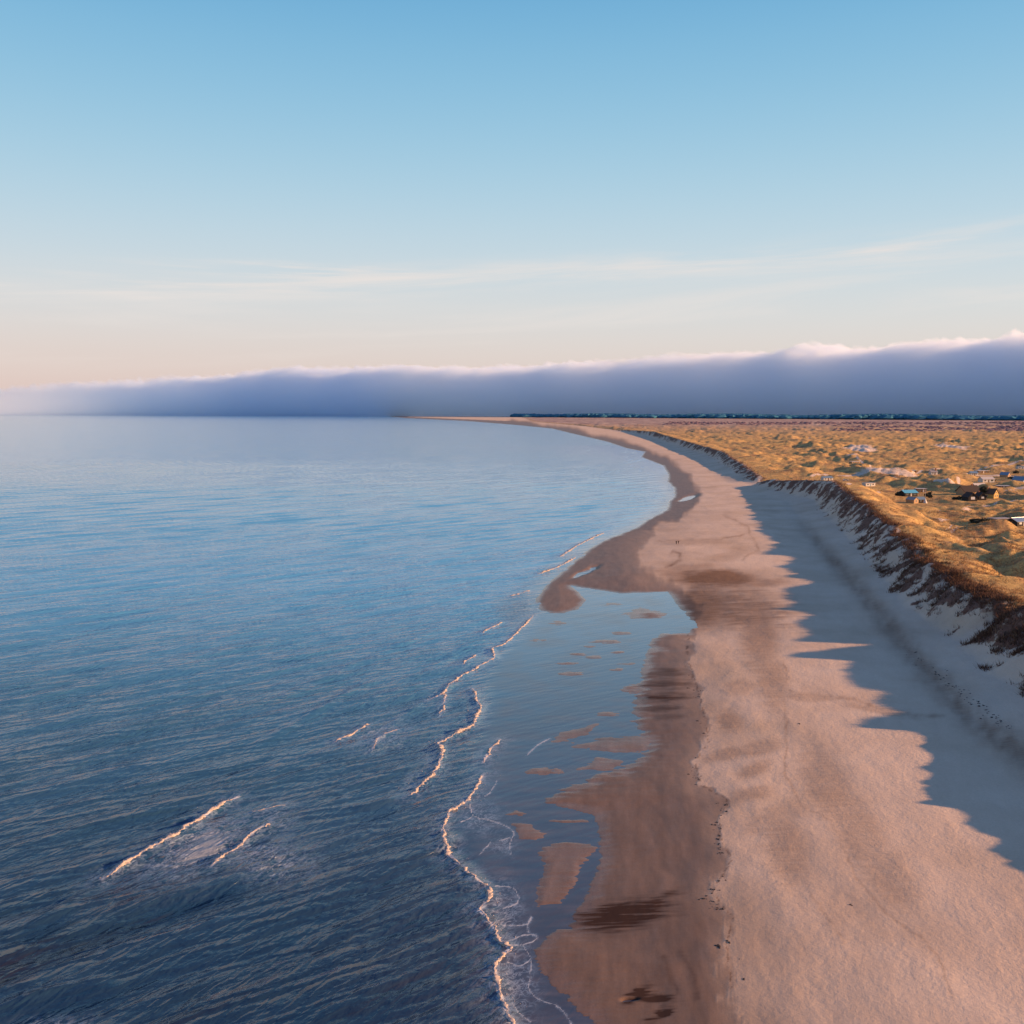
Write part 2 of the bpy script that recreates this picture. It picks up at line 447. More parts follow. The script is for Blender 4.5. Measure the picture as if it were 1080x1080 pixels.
def water_material():
    n = NT('sea_water')
    calm, shal, foam, rip = n.attr('calm'), n.attr('shallow'), n.attr('foam'), n.attr('ripple')
    rot = -.74
    def train(lam, r, dist, detail=3.0, dsc=1.6):
        w = n.t.nodes.new('ShaderNodeTexWave'); w.wave_type = 'BANDS'; w.bands_direction = 'Y'; w.wave_profile = 'SIN'
        w.inputs['Scale'].default_value = .314 / lam; w.inputs['Distortion'].default_value = dist
        w.inputs['Detail'].default_value = detail; w.inputs['Detail Scale'].default_value = dsc; w.inputs['Detail Roughness'].default_value = .55
        n.link(n.pos((.45, 1, 1), r), w.inputs['Vector'])
        return w.outputs['Fac']
    gust = n.rng(n.noise(n.pos((.02, .05, 1), rot), 1.0, 3, .6), .35, .65, .45, 1.25)
    h = n.math('MULTIPLY', train(5.2, rot, 7.0, 3, 1.2), .52)
    h = n.math('ADD', h, n.math('MULTIPLY', train(2.3, rot + .22, 8.0, 3, 1.5), .38))
    h = n.math('ADD', h, n.math('MULTIPLY', train(1.2, rot - .30, 9.0, 3, 2.0), .19))
    h = n.math('ADD', h, n.math('MULTIPLY', n.noise(n.pos((.9, 1.7, 1), rot), 1.0, 4, .6), .30))
    h = n.math('MULTIPLY', h, gust)
    h = n.math('MULTIPLY', n.math('MULTIPLY', h, rip), n.math('SUBTRACT', 1.0, n.math('MULTIPLY', calm, .94)))
    big = n.noise(n.pos((.01, .05, 1), rot), 1.0, 4, .6)
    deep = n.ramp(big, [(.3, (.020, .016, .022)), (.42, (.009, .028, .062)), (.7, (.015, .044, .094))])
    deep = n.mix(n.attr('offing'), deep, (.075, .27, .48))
    col = n.mix(shal, deep, n.ramp(n.noise(n.pos((.1, .6, 1)), 1.0, 4, .6), [(.3, (.075, .075, .095)), (.7, (.115, .10, .11))]))
    l1 = n.noise(n.pos((.5, .85, 1), -.9), 1.1, 5, .62, .8)
    web = n.rng(n.math('ABSOLUTE', n.math('SUBTRACT', l1, .5)), 0.0, .045, 1, 0)
    brk = n.noise(n.pos((.5, .5, 1)), 1.2, 5, .7)
    fm = n.math('MULTIPLY', foam, n.math('ADD', n.math('MULTIPLY', web, .6), n.rng(brk, .46, .72, 0, .6)))
    solid = n.rng(foam, .75, 1.0, 0, 1)
    fm = n.math('MAXIMUM', fm, n.math('MULTIPLY', solid, n.rng(brk, .25, .45, .6, 1)), clamp=True)
    col = n.mix(fm, col, n.mix(n.rng(foam, .55, .95), (.33, .43, .56), (.52, .52, .54)))
    n.p(Base_Color=col, Roughness=n.math('ADD', n.math('ADD', .09, n.math('MULTIPLY', calm, .0)), n.math('MULTIPLY', fm, .6)), IOR=1.33, Specular_IOR_Level=n.math('ADD', .68, n.math('MULTIPLY', calm, .3)),
        Normal=n.bump(h, 1.0, .42))
    return n.m


M_LAND = land_material()
M_SEA = water_material()


def plain(name, col, rough=.8, vary=.15, scale=2.0, bump=.0, metal=0.0, spec=.3, emit=None):
    n = NT(name)
    f = n.noise(n.pos(), scale, 5, .65)
    c1 = tuple(max(0, c * (1 - vary)) for c in col); c2 = tuple(min(1, c * (1 + vary)) for c in col)
    n.p(Base_Color=n.ramp(f, [(.3, c1), (.7, c2)]), Roughness=rough, Metallic=metal, Specular_IOR_Level=spec)
    if bump: n.p(Normal=n.bump(f, .5, bump))
    return n.m


# ------------------------------------------------------------------ masks for the land
qa, _ = seg_dist(U, V, TIDE, 1.0, .7)
dry_in = inside(U, V, TIDEPOLY)
qa = np.where(dry_in, qa, -qa)
VIS = (U > -80) & (U < 1160) & (V < 1120)
BEA = VIS & (U > 500)
edge_n = fbm_on(VIS, U / 18, V / 12, 61, 4) * np.clip((V - 440) / 130, .12, 1)
wu, wv, wk, wh = fbm_on(BEA, U / 16, V / 12, 71, 5), fbm_on(BEA, U / 12, V / 9, 75, 5), fbm_on(BEA, U / 14, V / 14, 78, 2), fbm_on(BEA, U / 15, V / 20, 79, 3)
soft = 5 + 22 * sstep(870, 1020, V) + 6 * (1 - sstep(640, 690, V)) * sstep(520, 600, V)
WET_VIGNETTE = 1 - sstep(-.6 * soft, soft, qa + 11 * edge_n + (6 + .5 * soft) * fbm_on(BEA, U / 60, V / 30, 66, 3) + .5 * soft * fbm_on(BEA, U / 8, V / 40, 68, 3))
damp_vignette = .26 * sstep(780, 1000, V) + .42 * fbm_on(BEA, X / 26, Y / 48, 131, 4) + .20 * fbm_on(BEA, X / 9, Y / 30, 135, 3) - .05  # damp patches, plus lens falloff painted as darkening of the near beach
damp_vignette = damp_vignette * (1 - .8 * blob(U, V, 960, 800, 90, 120, 40)) * (1 - .5 * blob(U, V, 770, 720, 30, 40))
inner = sstep(0, 34, -qa + 10 * fbm_on(BEA, U / 26, V / 40, 141, 3)) * (V > 560) + (V <= 560)
WET_VIGNETTE = WET_VIGNETTE * (.76 + .24 * inner)
WET_VIGNETTE = np.maximum(WET_VIGNETTE, .22 * (1 - sstep(0, 60, qa + 25 * fbm_on(BEA, U / 30, V / 22, 145, 4))) * (V > 540))
WET_VIGNETTE = np.clip(np.maximum(WET_VIGNETTE, np.clip(damp_vignette, 0, .55)) + .25 * blob(U, V, 780, 640, 55, 28), 0, 1)
DARK = np.zeros_like(U)
STREAK2 = fbm_on(BEA, U / 46, V / 2.6, 162, 4)
for (a, b, ru, rv, rot, k) in PATCH:
    if k > 0:
        if k >= .65 and b > 640: DARK = np.maximum(DARK, k * sstep(.08, .95, blob(U + 16 * STREAK, V + 1.2 * edge_n, a, b, ru * 1.15, rv * 1.15, rot, 2) * (1 + 1.1 * STREAK2)))
        else: DARK = np.maximum(DARK, k * sstep(.05, .85, blob(U + 5 * STREAK, V + 2.5 * edge_n, a, b, ru, rv, rot, 2) * (1 + .4 * STREAK)))
for pts, w, k in CREASES:
    A = np.array(pts)
    bx = (U > A[:, 0].min() - 40) & (U < A[:, 0].max() + 40) & (V > A[:, 1].min() - 30) & (V < A[:, 1].max() + 30)
    q, arc = seg_dist(U[bx] + 5 * wu[bx], V[bx] + 2.5 * wv[bx], pts)
    DARK[bx] = np.maximum(DARK[bx], k * (.8 * np.exp(-(q / (.8 * w)) ** 2) + .3 * np.exp(-(q / (4 * w)) ** 2) * (.6 + wh[bx])) * (.55 + .9 * np.abs(wk[bx])) * sstep(0, .06, arc) * (1 - sstep(.94, 1, arc)))
q, _ = seg_dist(U, V, TRACK, 1, .8)
DARK = np.maximum(DARK, (.55 + .5 * fbm_on(BEA, U / 14, V / 14, 81, 4)) * sstep(530, 600, V) * np.exp(-(q / (5 + .04 * (V - 500).clip(0))) ** 2))
q, arc = seg_dist(U + 2.2 * fbm_on(BEA, U / 5, V / 4, 83, 3), V, [(p[0] + .5, p[1]) for p in TIDE if 640 < p[1] < 1100])
DARK = np.maximum(DARK, .75 * np.exp(-(q / 1.0) ** 2) * (fbm_on(BEA, U / 4, V / 5, 85, 2) > .0) * LAND)
front = 1 - sstep(1, 5, C)
patchy = fbm_on(BEA, X / 7.5, Y / 9, 91, 4) + .25 * fbm_on(BEA, X / 2.2, Y / 2.6, 95, 3)
VEG = np.where(C < 1, sstep(-18, -5, CW) * .60 + 1.05 * patchy * sstep(-20, -12, CW) * (1 - .6 * sstep(-4, 0, CW)), .86 + .5 * fbm_on(BEA, X / 22, Y / 26, 97, 4))
VEG = np.where(CW < -20, 0, VEG)
VEG = VEG * sstep(2.3, 3.4, Z) * DUNE
PALE = np.zeros_like(U)
for (a, b, ru, rv, rot, k) in [(907, 478.5, 17, 3.2, 3, 1), (1001, 476, 20, 2.2, 4, .9), (925, 507.6, 26, 1.4, 0, .7), (957, 509.6, 22, 1.1, 5, .6), (1036, 455.4, 40, .8, 0, .9),
                               (805, 448.4, 30, .7, 0, .8), (901, 489.0, 9, .9, 0, .5), (925, 535, 4, 1, 0, .5), (996, 562, 9, 1.6, -8, .7), (1005, 575, 7, 2, -35, .5), (1003, 570, 8, 1, -40, .6),
                               (1020, 552, 8, 1.5, 0, .5), (880, 527, 3, 1.6, 0, .8), (895, 537, 3, 1.5, 0, .8), (1000, 604, 12, 1.5, 10, .5), (1045, 602, 12, 1.3, 5, .6)]:
    g = blob(U + 3 * STREAK, V + .4 * edge_n, a, b, ru, rv, rot, 3)
    PALE = np.maximum(PALE, k * g)
for pts, w in [([(893, 508.5), (925, 508), (960, 510), (990, 513), (1008, 518), (1012, 524)], .8), ([(960, 510), (972, 504), (1000, 503), (1030, 509), (1050, 509), (1085, 512)], .6), ([(985, 522), (1010, 524.5), (1040, 528), (1090, 530)], .7),
               ([(1030, 509), (1028, 503), (1040, 500.5), (1080, 496)], .5), ([(1020, 548), (1045, 546), (1090, 540)], .8), ([(925, 508), (915, 497), (903, 490)], .5), ([(855, 511), (868, 509), (893, 508.5)], .6)]:
    q, _ = seg_dist(U, V + .5 * fbm_on(BEA, U / 12, V / 6, 151, 2), pts, 1.0, .35)
    PALE = np.maximum(PALE, .75 * np.exp(-(q / (2.2 * w)) ** 2))
VEG = VEG * (1 - np.clip(PALE * 1.3, 0, 1))
PALE = PALE * DUNE
FAR = sstep(1500, 5200, Y) * sstep(0, 120, C + 40)  # weight of the painted haze, growing with distance
FARD = np.clip(sstep(445.3, 446.5, V) * (1 - sstep(453.5, 456, V)) * sstep(860, 930, U + 30 * STREAK) + .8 * sstep(444.8, 445.5, V) * (1 - sstep(447, 449, V)) * sstep(640, 760, U), 0, 1)
FAR = np.maximum(FAR, FARD * .0)
DARK = np.maximum(DARK, 0)
sub = lambda A: np.maximum(np.maximum(A[:-1, :-1], A[1:, :-1]), np.maximum(A[:-1, 1:], A[1:, 1:]))
subm = lambda A: np.minimum(np.minimum(A[:-1, :-1], A[1:, :-1]), np.minimum(A[:-1, 1:], A[1:, 1:]))
landf = sub(Z) > -.2
landf &= sub(LAND.astype(float) + (Y < 900)) > .5
dunef = subm(DUNE.astype(float)) > .5
AT = dict(wet=WET_VIGNETTE, dark=np.clip(DARK, 0, 1.5), veg=VEG, far=FAR, pale=PALE, face=1 - sstep(-1.5, 2.0, C), sheen=(1 - sstep(.01, .16, Z + .05 * STREAK)) * sstep(.5, .9, WET_VIGNETTE) * (C < -30))
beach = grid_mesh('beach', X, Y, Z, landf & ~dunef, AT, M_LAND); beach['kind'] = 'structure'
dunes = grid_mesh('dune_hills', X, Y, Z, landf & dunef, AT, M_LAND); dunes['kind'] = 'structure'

# ------------------------------------------------------------------ the sea
WAVES = [
    ('long foam crest breaking alone farthest left on the open sea', [(108, 927), (130, 914), (150, 903), (168, 893), (186, 884), (202, 872), (216, 862), (232, 850), (251, 840)], .24, .55),
    ('short forked foam crest just right of the lone long crest', [(222, 917), (232, 906), (246, 897), (262, 884), (284, 869)], .17, .35),
    ('small broken foam crest above the forked crest on the open sea', [(264, 857), (274, 856), (286, 853), (302, 850)], .14, .25),
    ('slanting foam crest left of the hooked crest, out from the sand bar', [(352, 784), (366, 778), (378, 771), (391, 764)], .17, .35),
    ('small hooked foam crest beside the slanting crest', [(393, 791), (397, 783), (405, 777), (421, 770)], .13, .25),
    ('wavy S-shaped breaker in the middle of the surf', [(431, 840), (444, 830), (459, 815), (466, 801), (465, 790), (461, 784), (480, 775), (500, 765), (502, 756), (507, 749), (502, 738), (498, 726)], .26, .4),
    ('thin jagged breaker slanting toward the tip of the spit', [(448, 739), (461, 736), (476, 721), (496, 708), (522, 695), (518, 684), (531, 681), (544, 669), (555, 658), (563, 649)], .2, .3),
    ('tiny foam crest hanging below the thin jagged breaker', [(470, 732), (468, 745), (463, 754)], .16, .2),
    ('short foam crest seaward of the jagged breaker', [(488, 703), (496, 696), (503, 690)], .22, .3),
    ('short foam crest in line with the spit, farther out', [(508, 669), (519, 662), (531, 656)], .24, .3),
    ('small foam crest off the rounded end of the spit', [(538, 629), (548, 627), (558, 623)], .22, .25),
    ('foam crest running along the outer edge of the spit', [(567, 606), (580, 602), (594, 596), (607, 588)], .28, .3),
    ('farthest foam line hugging the brown shore', [(590, 588), (607, 577), (622, 569), (638, 562)], .3, .3),
    ('longest ragged foam line beside the wet sand, reaching the bottom edge', [(511, 815), (500, 834), (491, 847), (474, 856), (467, 876), (469, 895), (489, 917), (504, 930), (515, 937), (518, 948), (505, 960), (518, 976), (528, 995), (539, 1002), (524, 1013), (522, 1024), (526, 1047), (536, 1072), (547, 1095)], .2, .2),
    ('short foam streak between the middle breaker and the sand bars', [(528, 780), (518, 790), (509, 805)], .16, .15),
]
FILM = [[(496, 849), (498, 862), (518, 865), (539, 873), (543, 880), (537, 888), (539, 901)], [(486, 867), (498, 862)], [(522, 935), (541, 935), (548, 945), (546, 954), (530, 958)],
        [(526, 975), (545, 977), (559, 974), (561, 965), (556, 975), (558, 983)], [(533, 995), (548, 987), (565, 985), (567, 991), (552, 997), (537, 998)],
        [(552, 998), (561, 1011), (559, 1032), (557, 1045), (570, 1056), (589, 1060), (602, 1078), (612, 1095)], [(506, 901), (518, 888)], [(511, 841), (520, 832), (524, 823)],
        [(526, 887), (537, 884)], [(541, 1060), (548, 1070), (560, 1078)], [(556, 796), (566, 786), (580, 779)], [(535, 1015), (548, 1020), (560, 1012)]]
flatzone = [(600, 615), (563, 650), (545, 672), (525, 692), (512, 718), (512, 752), (500, 790), (500, 830), (474, 872), (500, 922), (530, 980), (528, 1030), (550, 1100), (800, 1100), (800, 615)]
qf, _ = seg_dist(U, V, flatzone + [flatzone[0]], 1, .8)
qf = np.where(inside(U, V, flatzone), qf, -qf)
SEAV = (U < 800) & (V > 500)
CALM = sstep(-22, 14, qf)
CALM = np.maximum(CALM, .75 * sstep(-60, -3, DPX * np.maximum(1, (V - 440) / 60)) * (V > 470))
SHAL = np.clip(sstep(-20, 25, qf) * (.55 + .5 * fbm_on(SEAV, U / 40, V / 9, 101, 3)), 0, 1)
SHAL = np.maximum(SHAL, sstep(-.25, .0, np.where(LAND, 0, Z)) * .6 * (V > 500))
SHAL = np.maximum(SHAL, .12 * sstep(-230, -20, qf) * sstep(620, 1080, V))
W = np.zeros_like(U)
fal = np.random.default_rng(3)
step = Y * Y / 60000.0 * np.gradient(gv)[:, None] + .15
SEA_ = (U < 760) & (V > 455)
WARP = [fbm_on(SEA_, X / 90, Y / 90, 120 + i, 2) for i in range(5)]
GUST = [.5 + .8 * np.clip(fbm_on(SEA_, X / 45, Y / 45, 160 + i, 2) + .5, 0, 1.4) for i in range(4)]
for i in range(26):
    lam = [16, 12, 9.5, 7.5, 6, 4.6, 3.6, 2.8][i % 8] * fal.uniform(.85, 1.2)
    ang = R(-46 + fal.normal(0, 7))
    k = 2 * math.pi / lam
    nx, ny = math.cos(ang), math.sin(ang)
    ph = k * (X * nx + Y * ny + 5 * WARP[i % 5]) + fal.uniform(0, 6.28)
    amp = .0075 * lam * GUST[i % 4] * .42
    lamy = lam / max(abs(ny), .25)
    W += 1.6 * amp * (np.sin(ph) + .28 * np.cos(2 * ph)) * (1 - sstep(.22, .5, step / lamy))
W *= (1 - CALM)
FOAM = np.zeros_like(U)
for lab, pts, r, hgt in WAVES:
    gx, gy = ground(*np.array(pts).T)
    near = (V < max(p[1] for p in pts) + 40) & (V > min(p[1] for p in pts) - 40) & (U > min(p[0] for p in pts) - 60) & (U < max(p[0] for p in pts) + 60)
    q, arc = seg_dist(X[near], Y[near], np.c_[gx, gy])
    W[near] += hgt * np.exp(-(q / 1.0) ** 2) * (.35 + .65 * sstep(0, .12, arc) * (1 - sstep(.88, 1, arc)))
    FOAM[near] = np.maximum(FOAM[near], .55 * np.exp(-(q / .4) ** 2) * (.3 + .9 * np.clip(.5 + edge_n[near], 0, 1)) + .5 * np.exp(-(q / 2.4) ** 2))
# swell lines that do not break
for pts, hgt, wd in [([(0, 990), (60, 965), (108, 927)], .35, 1.3), ([(250, 800), (300, 770), (360, 735), (420, 705)], .35, 1.4), ([(0, 910), (90, 890), (190, 862), (260, 828)], .22, 1.3),
                     ([(0, 1065), (70, 1045), (140, 1030)], .4, 1.2), ([(300, 860), (390, 850), (430, 838)], .3, 1.2), ([(180, 770), (300, 735), (400, 690), (480, 655)], .25, 1.6),
                     ([(0, 745), (120, 715), (230, 690)], .22, 1.6), ([(440, 715), (480, 690), (520, 668)], .25, 1.4), ([(400, 770), (430, 755), (448, 740)], .35, 1.0), ([(380, 610), (470, 590), (530, 570)], .25, 2.5),
                     ([(220, 830), (260, 815), (330, 790)], .2, 1.2), ([(100, 640), (230, 610), (350, 585)], .25, 3), ([(300, 960), (380, 935), (450, 905)], .16, 1.0)]:
    gx, gy = ground(*np.array(pts).T)
    near = (V < max(p[1] for p in pts) + 40) & (V > min(p[1] for p in pts) - 40)
    q, arc = seg_dist(X[near] + 1.2 * fbm(X[near] / 9, Y[near] / 9, 200, 2), Y[near], np.c_[gx, gy])
    W[near] += hgt * np.exp(-(q / wd) ** 2) * sstep(0, .3, arc) * (1 - sstep(.7, 1, arc))
fx = (U > 470) & (U < 640) & (V > 770) & (V < 1120)
fu, fv = U[fx] + 1.6 * fbm(U[fx] / 5, V[fx] / 5, 210, 3), V[fx] + 1.2 * fbm(U[fx] / 5, V[fx] / 4, 214, 3)
for pts in FILM:
    for _k in range(2):                       # rounded swash lines
        A = np.array(pts, float); M_ = np.empty((2 * len(A) - 2, 2)); M_[0::2] = .75 * A[:-1] + .25 * A[1:]; M_[1::2] = .25 * A[:-1] + .75 * A[1:]
        pts = np.vstack([A[:1], M_, A[-1:]])
    q, _ = seg_dist(fu, fv, pts)
    FOAM[fx] = np.maximum(FOAM[fx], 1.0 * np.exp(-(q / 1.25) ** 2))
for (a, b, ru, rv, rot, k) in [(215, 893, 80, 28, -22, .85), (280, 905, 52, 24, 10, .75), (290, 865, 26, 16, 0, .6), (400, 775, 38, 15, -10, .7), (505, 862, 26, 20, 0, .55), (440, 825, 20, 12, -30, .6), (530, 890, 16, 12, 0, .55),
                               (528, 965, 22, 34, 0, .78), (60, 1078, 40, 8, 0, .55), (542, 1040, 24, 34, 0, .7), (480, 775, 20, 14, 0, .4), (290, 870, 20, 30, 20, .4), (520, 1060, 22, 14, 0, .3),
                               (480, 900, 16, 24, 0, .5), (460, 800, 20, 20, 0, .4)]:
    FOAM = np.maximum(FOAM, k * blob(U + 9 * edge_n, V + 6 * edge_n, a, b, ru, rv, rot, 2.5))
for i in range(60):
    a, b = 640 + fal.uniform(-20, 62), fal.uniform(470, 545)
    if a < 712 - abs(b - 518) * .9:
        FOAM = np.maximum(FOAM, .95 * blob(U, V, a, b, fal.uniform(.8, 3), .45, -15, 2))
for (a, b, ru, rv) in [(672, 486, 14, 1.2), (655, 513, 10, 1.2), (690, 524, 6, 1.6), (700, 528, 6, 2), (640, 563, 12, 1.5), (708, 514, 4, 5), (690, 540, 10, 1.5)]:
    FOAM = np.maximum(FOAM, .85 * blob(U + 2 * STREAK, V, a, b, ru, rv, -12, 2))
seaf = (subm(Z) < .12) & (sub(U) > -2000)
SEAZ = np.where((Z < .0) & (CALM < .97), np.maximum(W, Z + .05), W)
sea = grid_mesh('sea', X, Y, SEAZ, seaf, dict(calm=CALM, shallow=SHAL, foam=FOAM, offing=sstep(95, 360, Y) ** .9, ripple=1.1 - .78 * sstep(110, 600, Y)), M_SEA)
sea['kind'] = 'structure'


# ------------------------------------------------------------------ small helpers for things
def tag(o, label, cat, group=None):
    o['label'] = label; o['category'] = cat
    if group: o['group'] = group
    return o


def empty(name, loc, rz=0.0):
    o = bpy.data.objects.new(name, None); COL.objects.link(o)
    o.location = loc; o.rotation_euler = (0, 0, rz); o.empty_display_size = .5
    return o


class MB:
    def __init__(self): self.v = []; self.f = []

    def quad(self, *p):
        i = len(self.v); self.v += [tuple(q) for q in p]; self.f.append(tuple(range(i, i + len(p))))

    def box(self, x0, x1, y0, y1, z0, z1):
        i = len(self.v)
        self.v += [(x0, y0, z0), (x1, y0, z0), (x1, y1, z0), (x0, y1, z0), (x0, y0, z1), (x1, y0, z1), (x1, y1, z1), (x0, y1, z1)]
        for q in ((3, 2, 1, 0), (4, 5, 6, 7), (0, 1, 5, 4), (1, 2, 6, 5), (2, 3, 7, 6), (3, 0, 4, 7)): self.f.append(tuple(i + k for k in q))
        return self

    def lathe(self, prof, n=12, cx=0, cy=0):
        i = len(self.v)
        for r, z in prof:
            for k in range(n):
                a = 2 * math.pi * k / n; self.v.append((cx + r * math.cos(a), cy + r * math.sin(a), z))
        for j in range(len(prof) - 1):
            for k in range(n):
                self.f.append((i + j * n + k, i + j * n + (k + 1) % n, i + (j + 1) * n + (k + 1) % n, i + (j + 1) * n + k))
        self.f.append(tuple(i + k for k in reversed(range(n)))); self.f.append(tuple(i + (len(prof) - 1) * n + k for k in range(n)))
        return self

    def build(self, name, mat, parent=None, bevel=0.0, smooth=False):
        me = bpy.data.meshes.new(name); me.from_pydata(self.v, [], self.f); me.update()
        if smooth: me.polygons.foreach_set('use_smooth', [True] * len(me.polygons))
        me.materials.append(mat)
        o = bpy.data.objects.new(name, me); COL.objects.link(o); o.parent = parent
        if bevel:
            b = o.modifiers.new('edge', 'BEVEL'); b.width = bevel; b.segments = 2
        return o


def height_at(x, y):
    """surface height at plan points (through the same survey function)"""
    x = np.atleast_1d(np.asarray(x, float)); y = np.atleast_1d(np.asarray(y, float))
    # plan -> sight-line numbers on level 0
    t = CP * y + SP * CAM_H      # depth along the optical axis
    u = 540 + FOC * x / t
    vb = (SP * y - CP * CAM_H) / t
    v = 540 - FOC * vb
    return terrain(u, v, x, y)


# breaking waves: lumpy ridges of foam, each one a thing
M_FOAM = plain('sea_foam', (.42, .35, .31), .75, .1, 3.0, .05)


def water_at(x, y):
    t = CP * y + SP * CAM_H
    u = 540 + FOC * x / t; v = 540 - FOC * (SP * y - CP * CAM_H) / t
    i = np.clip(np.searchsorted(gu, u) - 1, 0, NU - 2); j = np.clip(np.searchsorted(gv, v) - 1, 0, NV - 2)
    a = (u - gu[i]) / (gu[i + 1] - gu[i]); b = (v - gv[j]) / (gv[j + 1] - gv[j])
    return (SEAZ[j, i] * (1 - a) + SEAZ[j, i + 1] * a) * (1 - b) + (SEAZ[j + 1, i] * (1 - a) + SEAZ[j + 1, i + 1] * a) * b


def foam_ridge(label, pts, r, hgt, idx):
    rr = np.random.default_rng(40 + idx)
    gx, gy = ground(*np.array(pts).T)
    P = np.c_[gx, gy]
    d = np.r_[0, np.cumsum(np.hypot(*np.diff(P, axis=0).T))]
    n = int(min(700, max(24, d[-1] / .16)))
    s = np.linspace(0, d[-1], n)
    # rounded path
    px = np.interp(s, d, P[:, 0]); py = np.interp(s, d, P[:, 1])
    k = max(3, int(n / len(pts) / 2)) | 1
    ker = np.hanning(k + 2)[1:-1]; ker /= ker.sum()
    px = np.convolve(np.pad(px, k // 2, 'edge'), ker, 'valid'); py = np.convolve(np.pad(py, k // 2, 'edge'), ker, 'valid')
    tx = np.gradient(px); ty = np.gradient(py); tl = np.hypot(tx, ty) + 1e-9; tx /= tl; ty /= tl
    wig = .6 * fbm(s / 2.6, s * 0 + idx, 5, 5) + .28 * fbm(s / .7, s * 0 + idx, 9, 3)
    px = px - ty * wig; py = py + tx * wig
    end = np.minimum(1, np.minimum(s, s[-1] - s) / max(1.0, .06 * s[-1])) ** .6
    lump = np.clip(.72 + 1.9 * fbm(s / 1.1, s * 0 + idx * 3, 15, 4), .32, 1.7) * end
    gap = np.clip(3.0 * (fbm(s / 5.0, s * 0 + idx, 19, 2) + .66), .6, 1)
    rad = .8 * r * lump * gap + .02
    zs = water_at(px, py)
    m = 9
    V_ = []; F_ = []
    for i in range(n):
        wdt = rad[i] * (1.25 + .5 * rr.random())
        for j in range(m):
            a = math.pi * j / (m - 1)
            q = 1 + .28 * rr.normal()
            ox = -math.cos(a) * wdt * q
            oz = math.sin(a) * rad[i] * .9 * max(.3, q) - .08
            V_.append((px[i] - ty[i] * ox, py[i] + tx[i] * ox, zs[i] + .03 + oz))
    for i in range(n - 1):
        for j in range(m - 1):
            a = i * m + j
            F_.append((a, a + m, a + m + 1, a + 1))
    # loose flecks of foam trailing behind the crest
    for _ in range(int(n * .2)):
        i = rr.integers(0, n); off = -abs(rr.normal()) * 1.1 * (r / .2)
        s_ = rr.uniform(.03, .1) * (r / .2)
        cx, cy, cz = px[i] - ty[i] * -off, py[i] + tx[i] * -off, zs[i] * math.exp(-off * off) + .02
        b = len(V_)
        V_ += [(cx - s_, cy, cz), (cx, cy - s_ * 1.6, cz), (cx + s_, cy, cz), (cx, cy + s_ * 1.6, cz), (cx, cy, cz + s_ * .7)]
        F_ += [(b, b + 1, b + 4, b + 4), (b + 1, b + 2, b + 4, b + 4), (b + 2, b + 3, b + 4, b + 4), (b + 3, b, b + 4, b + 4)]
    me = bpy.data.meshes.new('breaking_wave')
    me.from_pydata(V_, [], [f if f[2] != f[3] else f[:3] for f in F_]); me.update()
    me.polygons.foreach_set('use_smooth', [True] * len(me.polygons))
    me.materials.append(M_FOAM)
    o = bpy.data.objects.new('breaking_wave', me); COL.objects.link(o)
    tag(o, label, 'wave', 'breaking waves in the shallows')


for i, (lab, pts, r, hgt) in enumerate(WAVES): foam_ridge(lab, pts, r, hgt, i)

# ------------------------------------------------------------------ marram grass: uncountable, one object per slope
M_GRASS = NT('marram_grass')
gcol = M_GRASS.attr('tone')
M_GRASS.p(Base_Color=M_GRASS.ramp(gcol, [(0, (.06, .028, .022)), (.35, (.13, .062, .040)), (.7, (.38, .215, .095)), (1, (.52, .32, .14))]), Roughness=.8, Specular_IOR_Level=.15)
M_GRASS = M_GRASS.m


def grass(name, u, v, blades, hmin, hmax, wid, keep, tone0, tone1):
    x, y = ground(u, v, 6.0)
    # stay on the surface: two steps of sight-line correction
    for _ in range(2):
        zz = height_at(x, y)[0]
        x, y = ground(u, v, zz)
    zz, d, dpx, c, cw, hc, land, dune, st = height_at(x, y)
    m = keep(x, y, zz, c, cw, dune)
    x, y, zz, c = x[m], y[m], zz[m], c[m]
    n = len(x)
    if n == 0: return None
    cl = np.repeat(np.arange(n), blades)
    k = len(cl)
    spread = RNG.normal(0, 1, (k, 2)) * (.38 * (hmax))
    bx, by = x[cl] + spread[:, 0], y[cl] + spread[:, 1]
    hh = RNG.uniform(hmin, hmax, k) * np.repeat(RNG.uniform(.6, 1.25, n), blades)
    az = RNG.uniform(0, 2 * np.pi, k)
    lean = RNG.normal(0, .35, (k, 2)) * hh[:, None] + spread * .5 + np.array([.18, .05]) * hh[:, None]
    w = wid * RNG.uniform(.6, 1.4, k) * (1 + y[cl] / 900.0)
    wx, wy = np.cos(az) * w, np.sin(az) * w
    bz = zz[cl] - .12
    v0 = np.c_[bx - wx, by - wy, bz]; v1 = np.c_[bx + wx, by + wy, bz]
    v2 = np.c_[bx + lean[:, 0], by + lean[:, 1], bz + hh]
    co = np.stack([v0, v1, v2], 1).reshape(-1, 3)
    f = np.arange(3 * k).reshape(-1, 3)
    me = raw_mesh(name, co, f, False)
    tone = np.clip(np.repeat(RNG.uniform(tone0, tone1, n), blades) + RNG.normal(0, .1, k), 0, 1)
    tt = np.repeat(tone, 3); tt[2::3] += .12
    at = me.attributes.new('tone', 'FLOAT', 'POINT'); at.data.foreach_set('value', tt.astype(np.float32))
    me.materials.append(M_GRASS)
    o = bpy.data.objects.new(name, me); COL.objects.link(o)
    o['kind'] = 'stuff'
    o['category'] = 'grass'
    return o


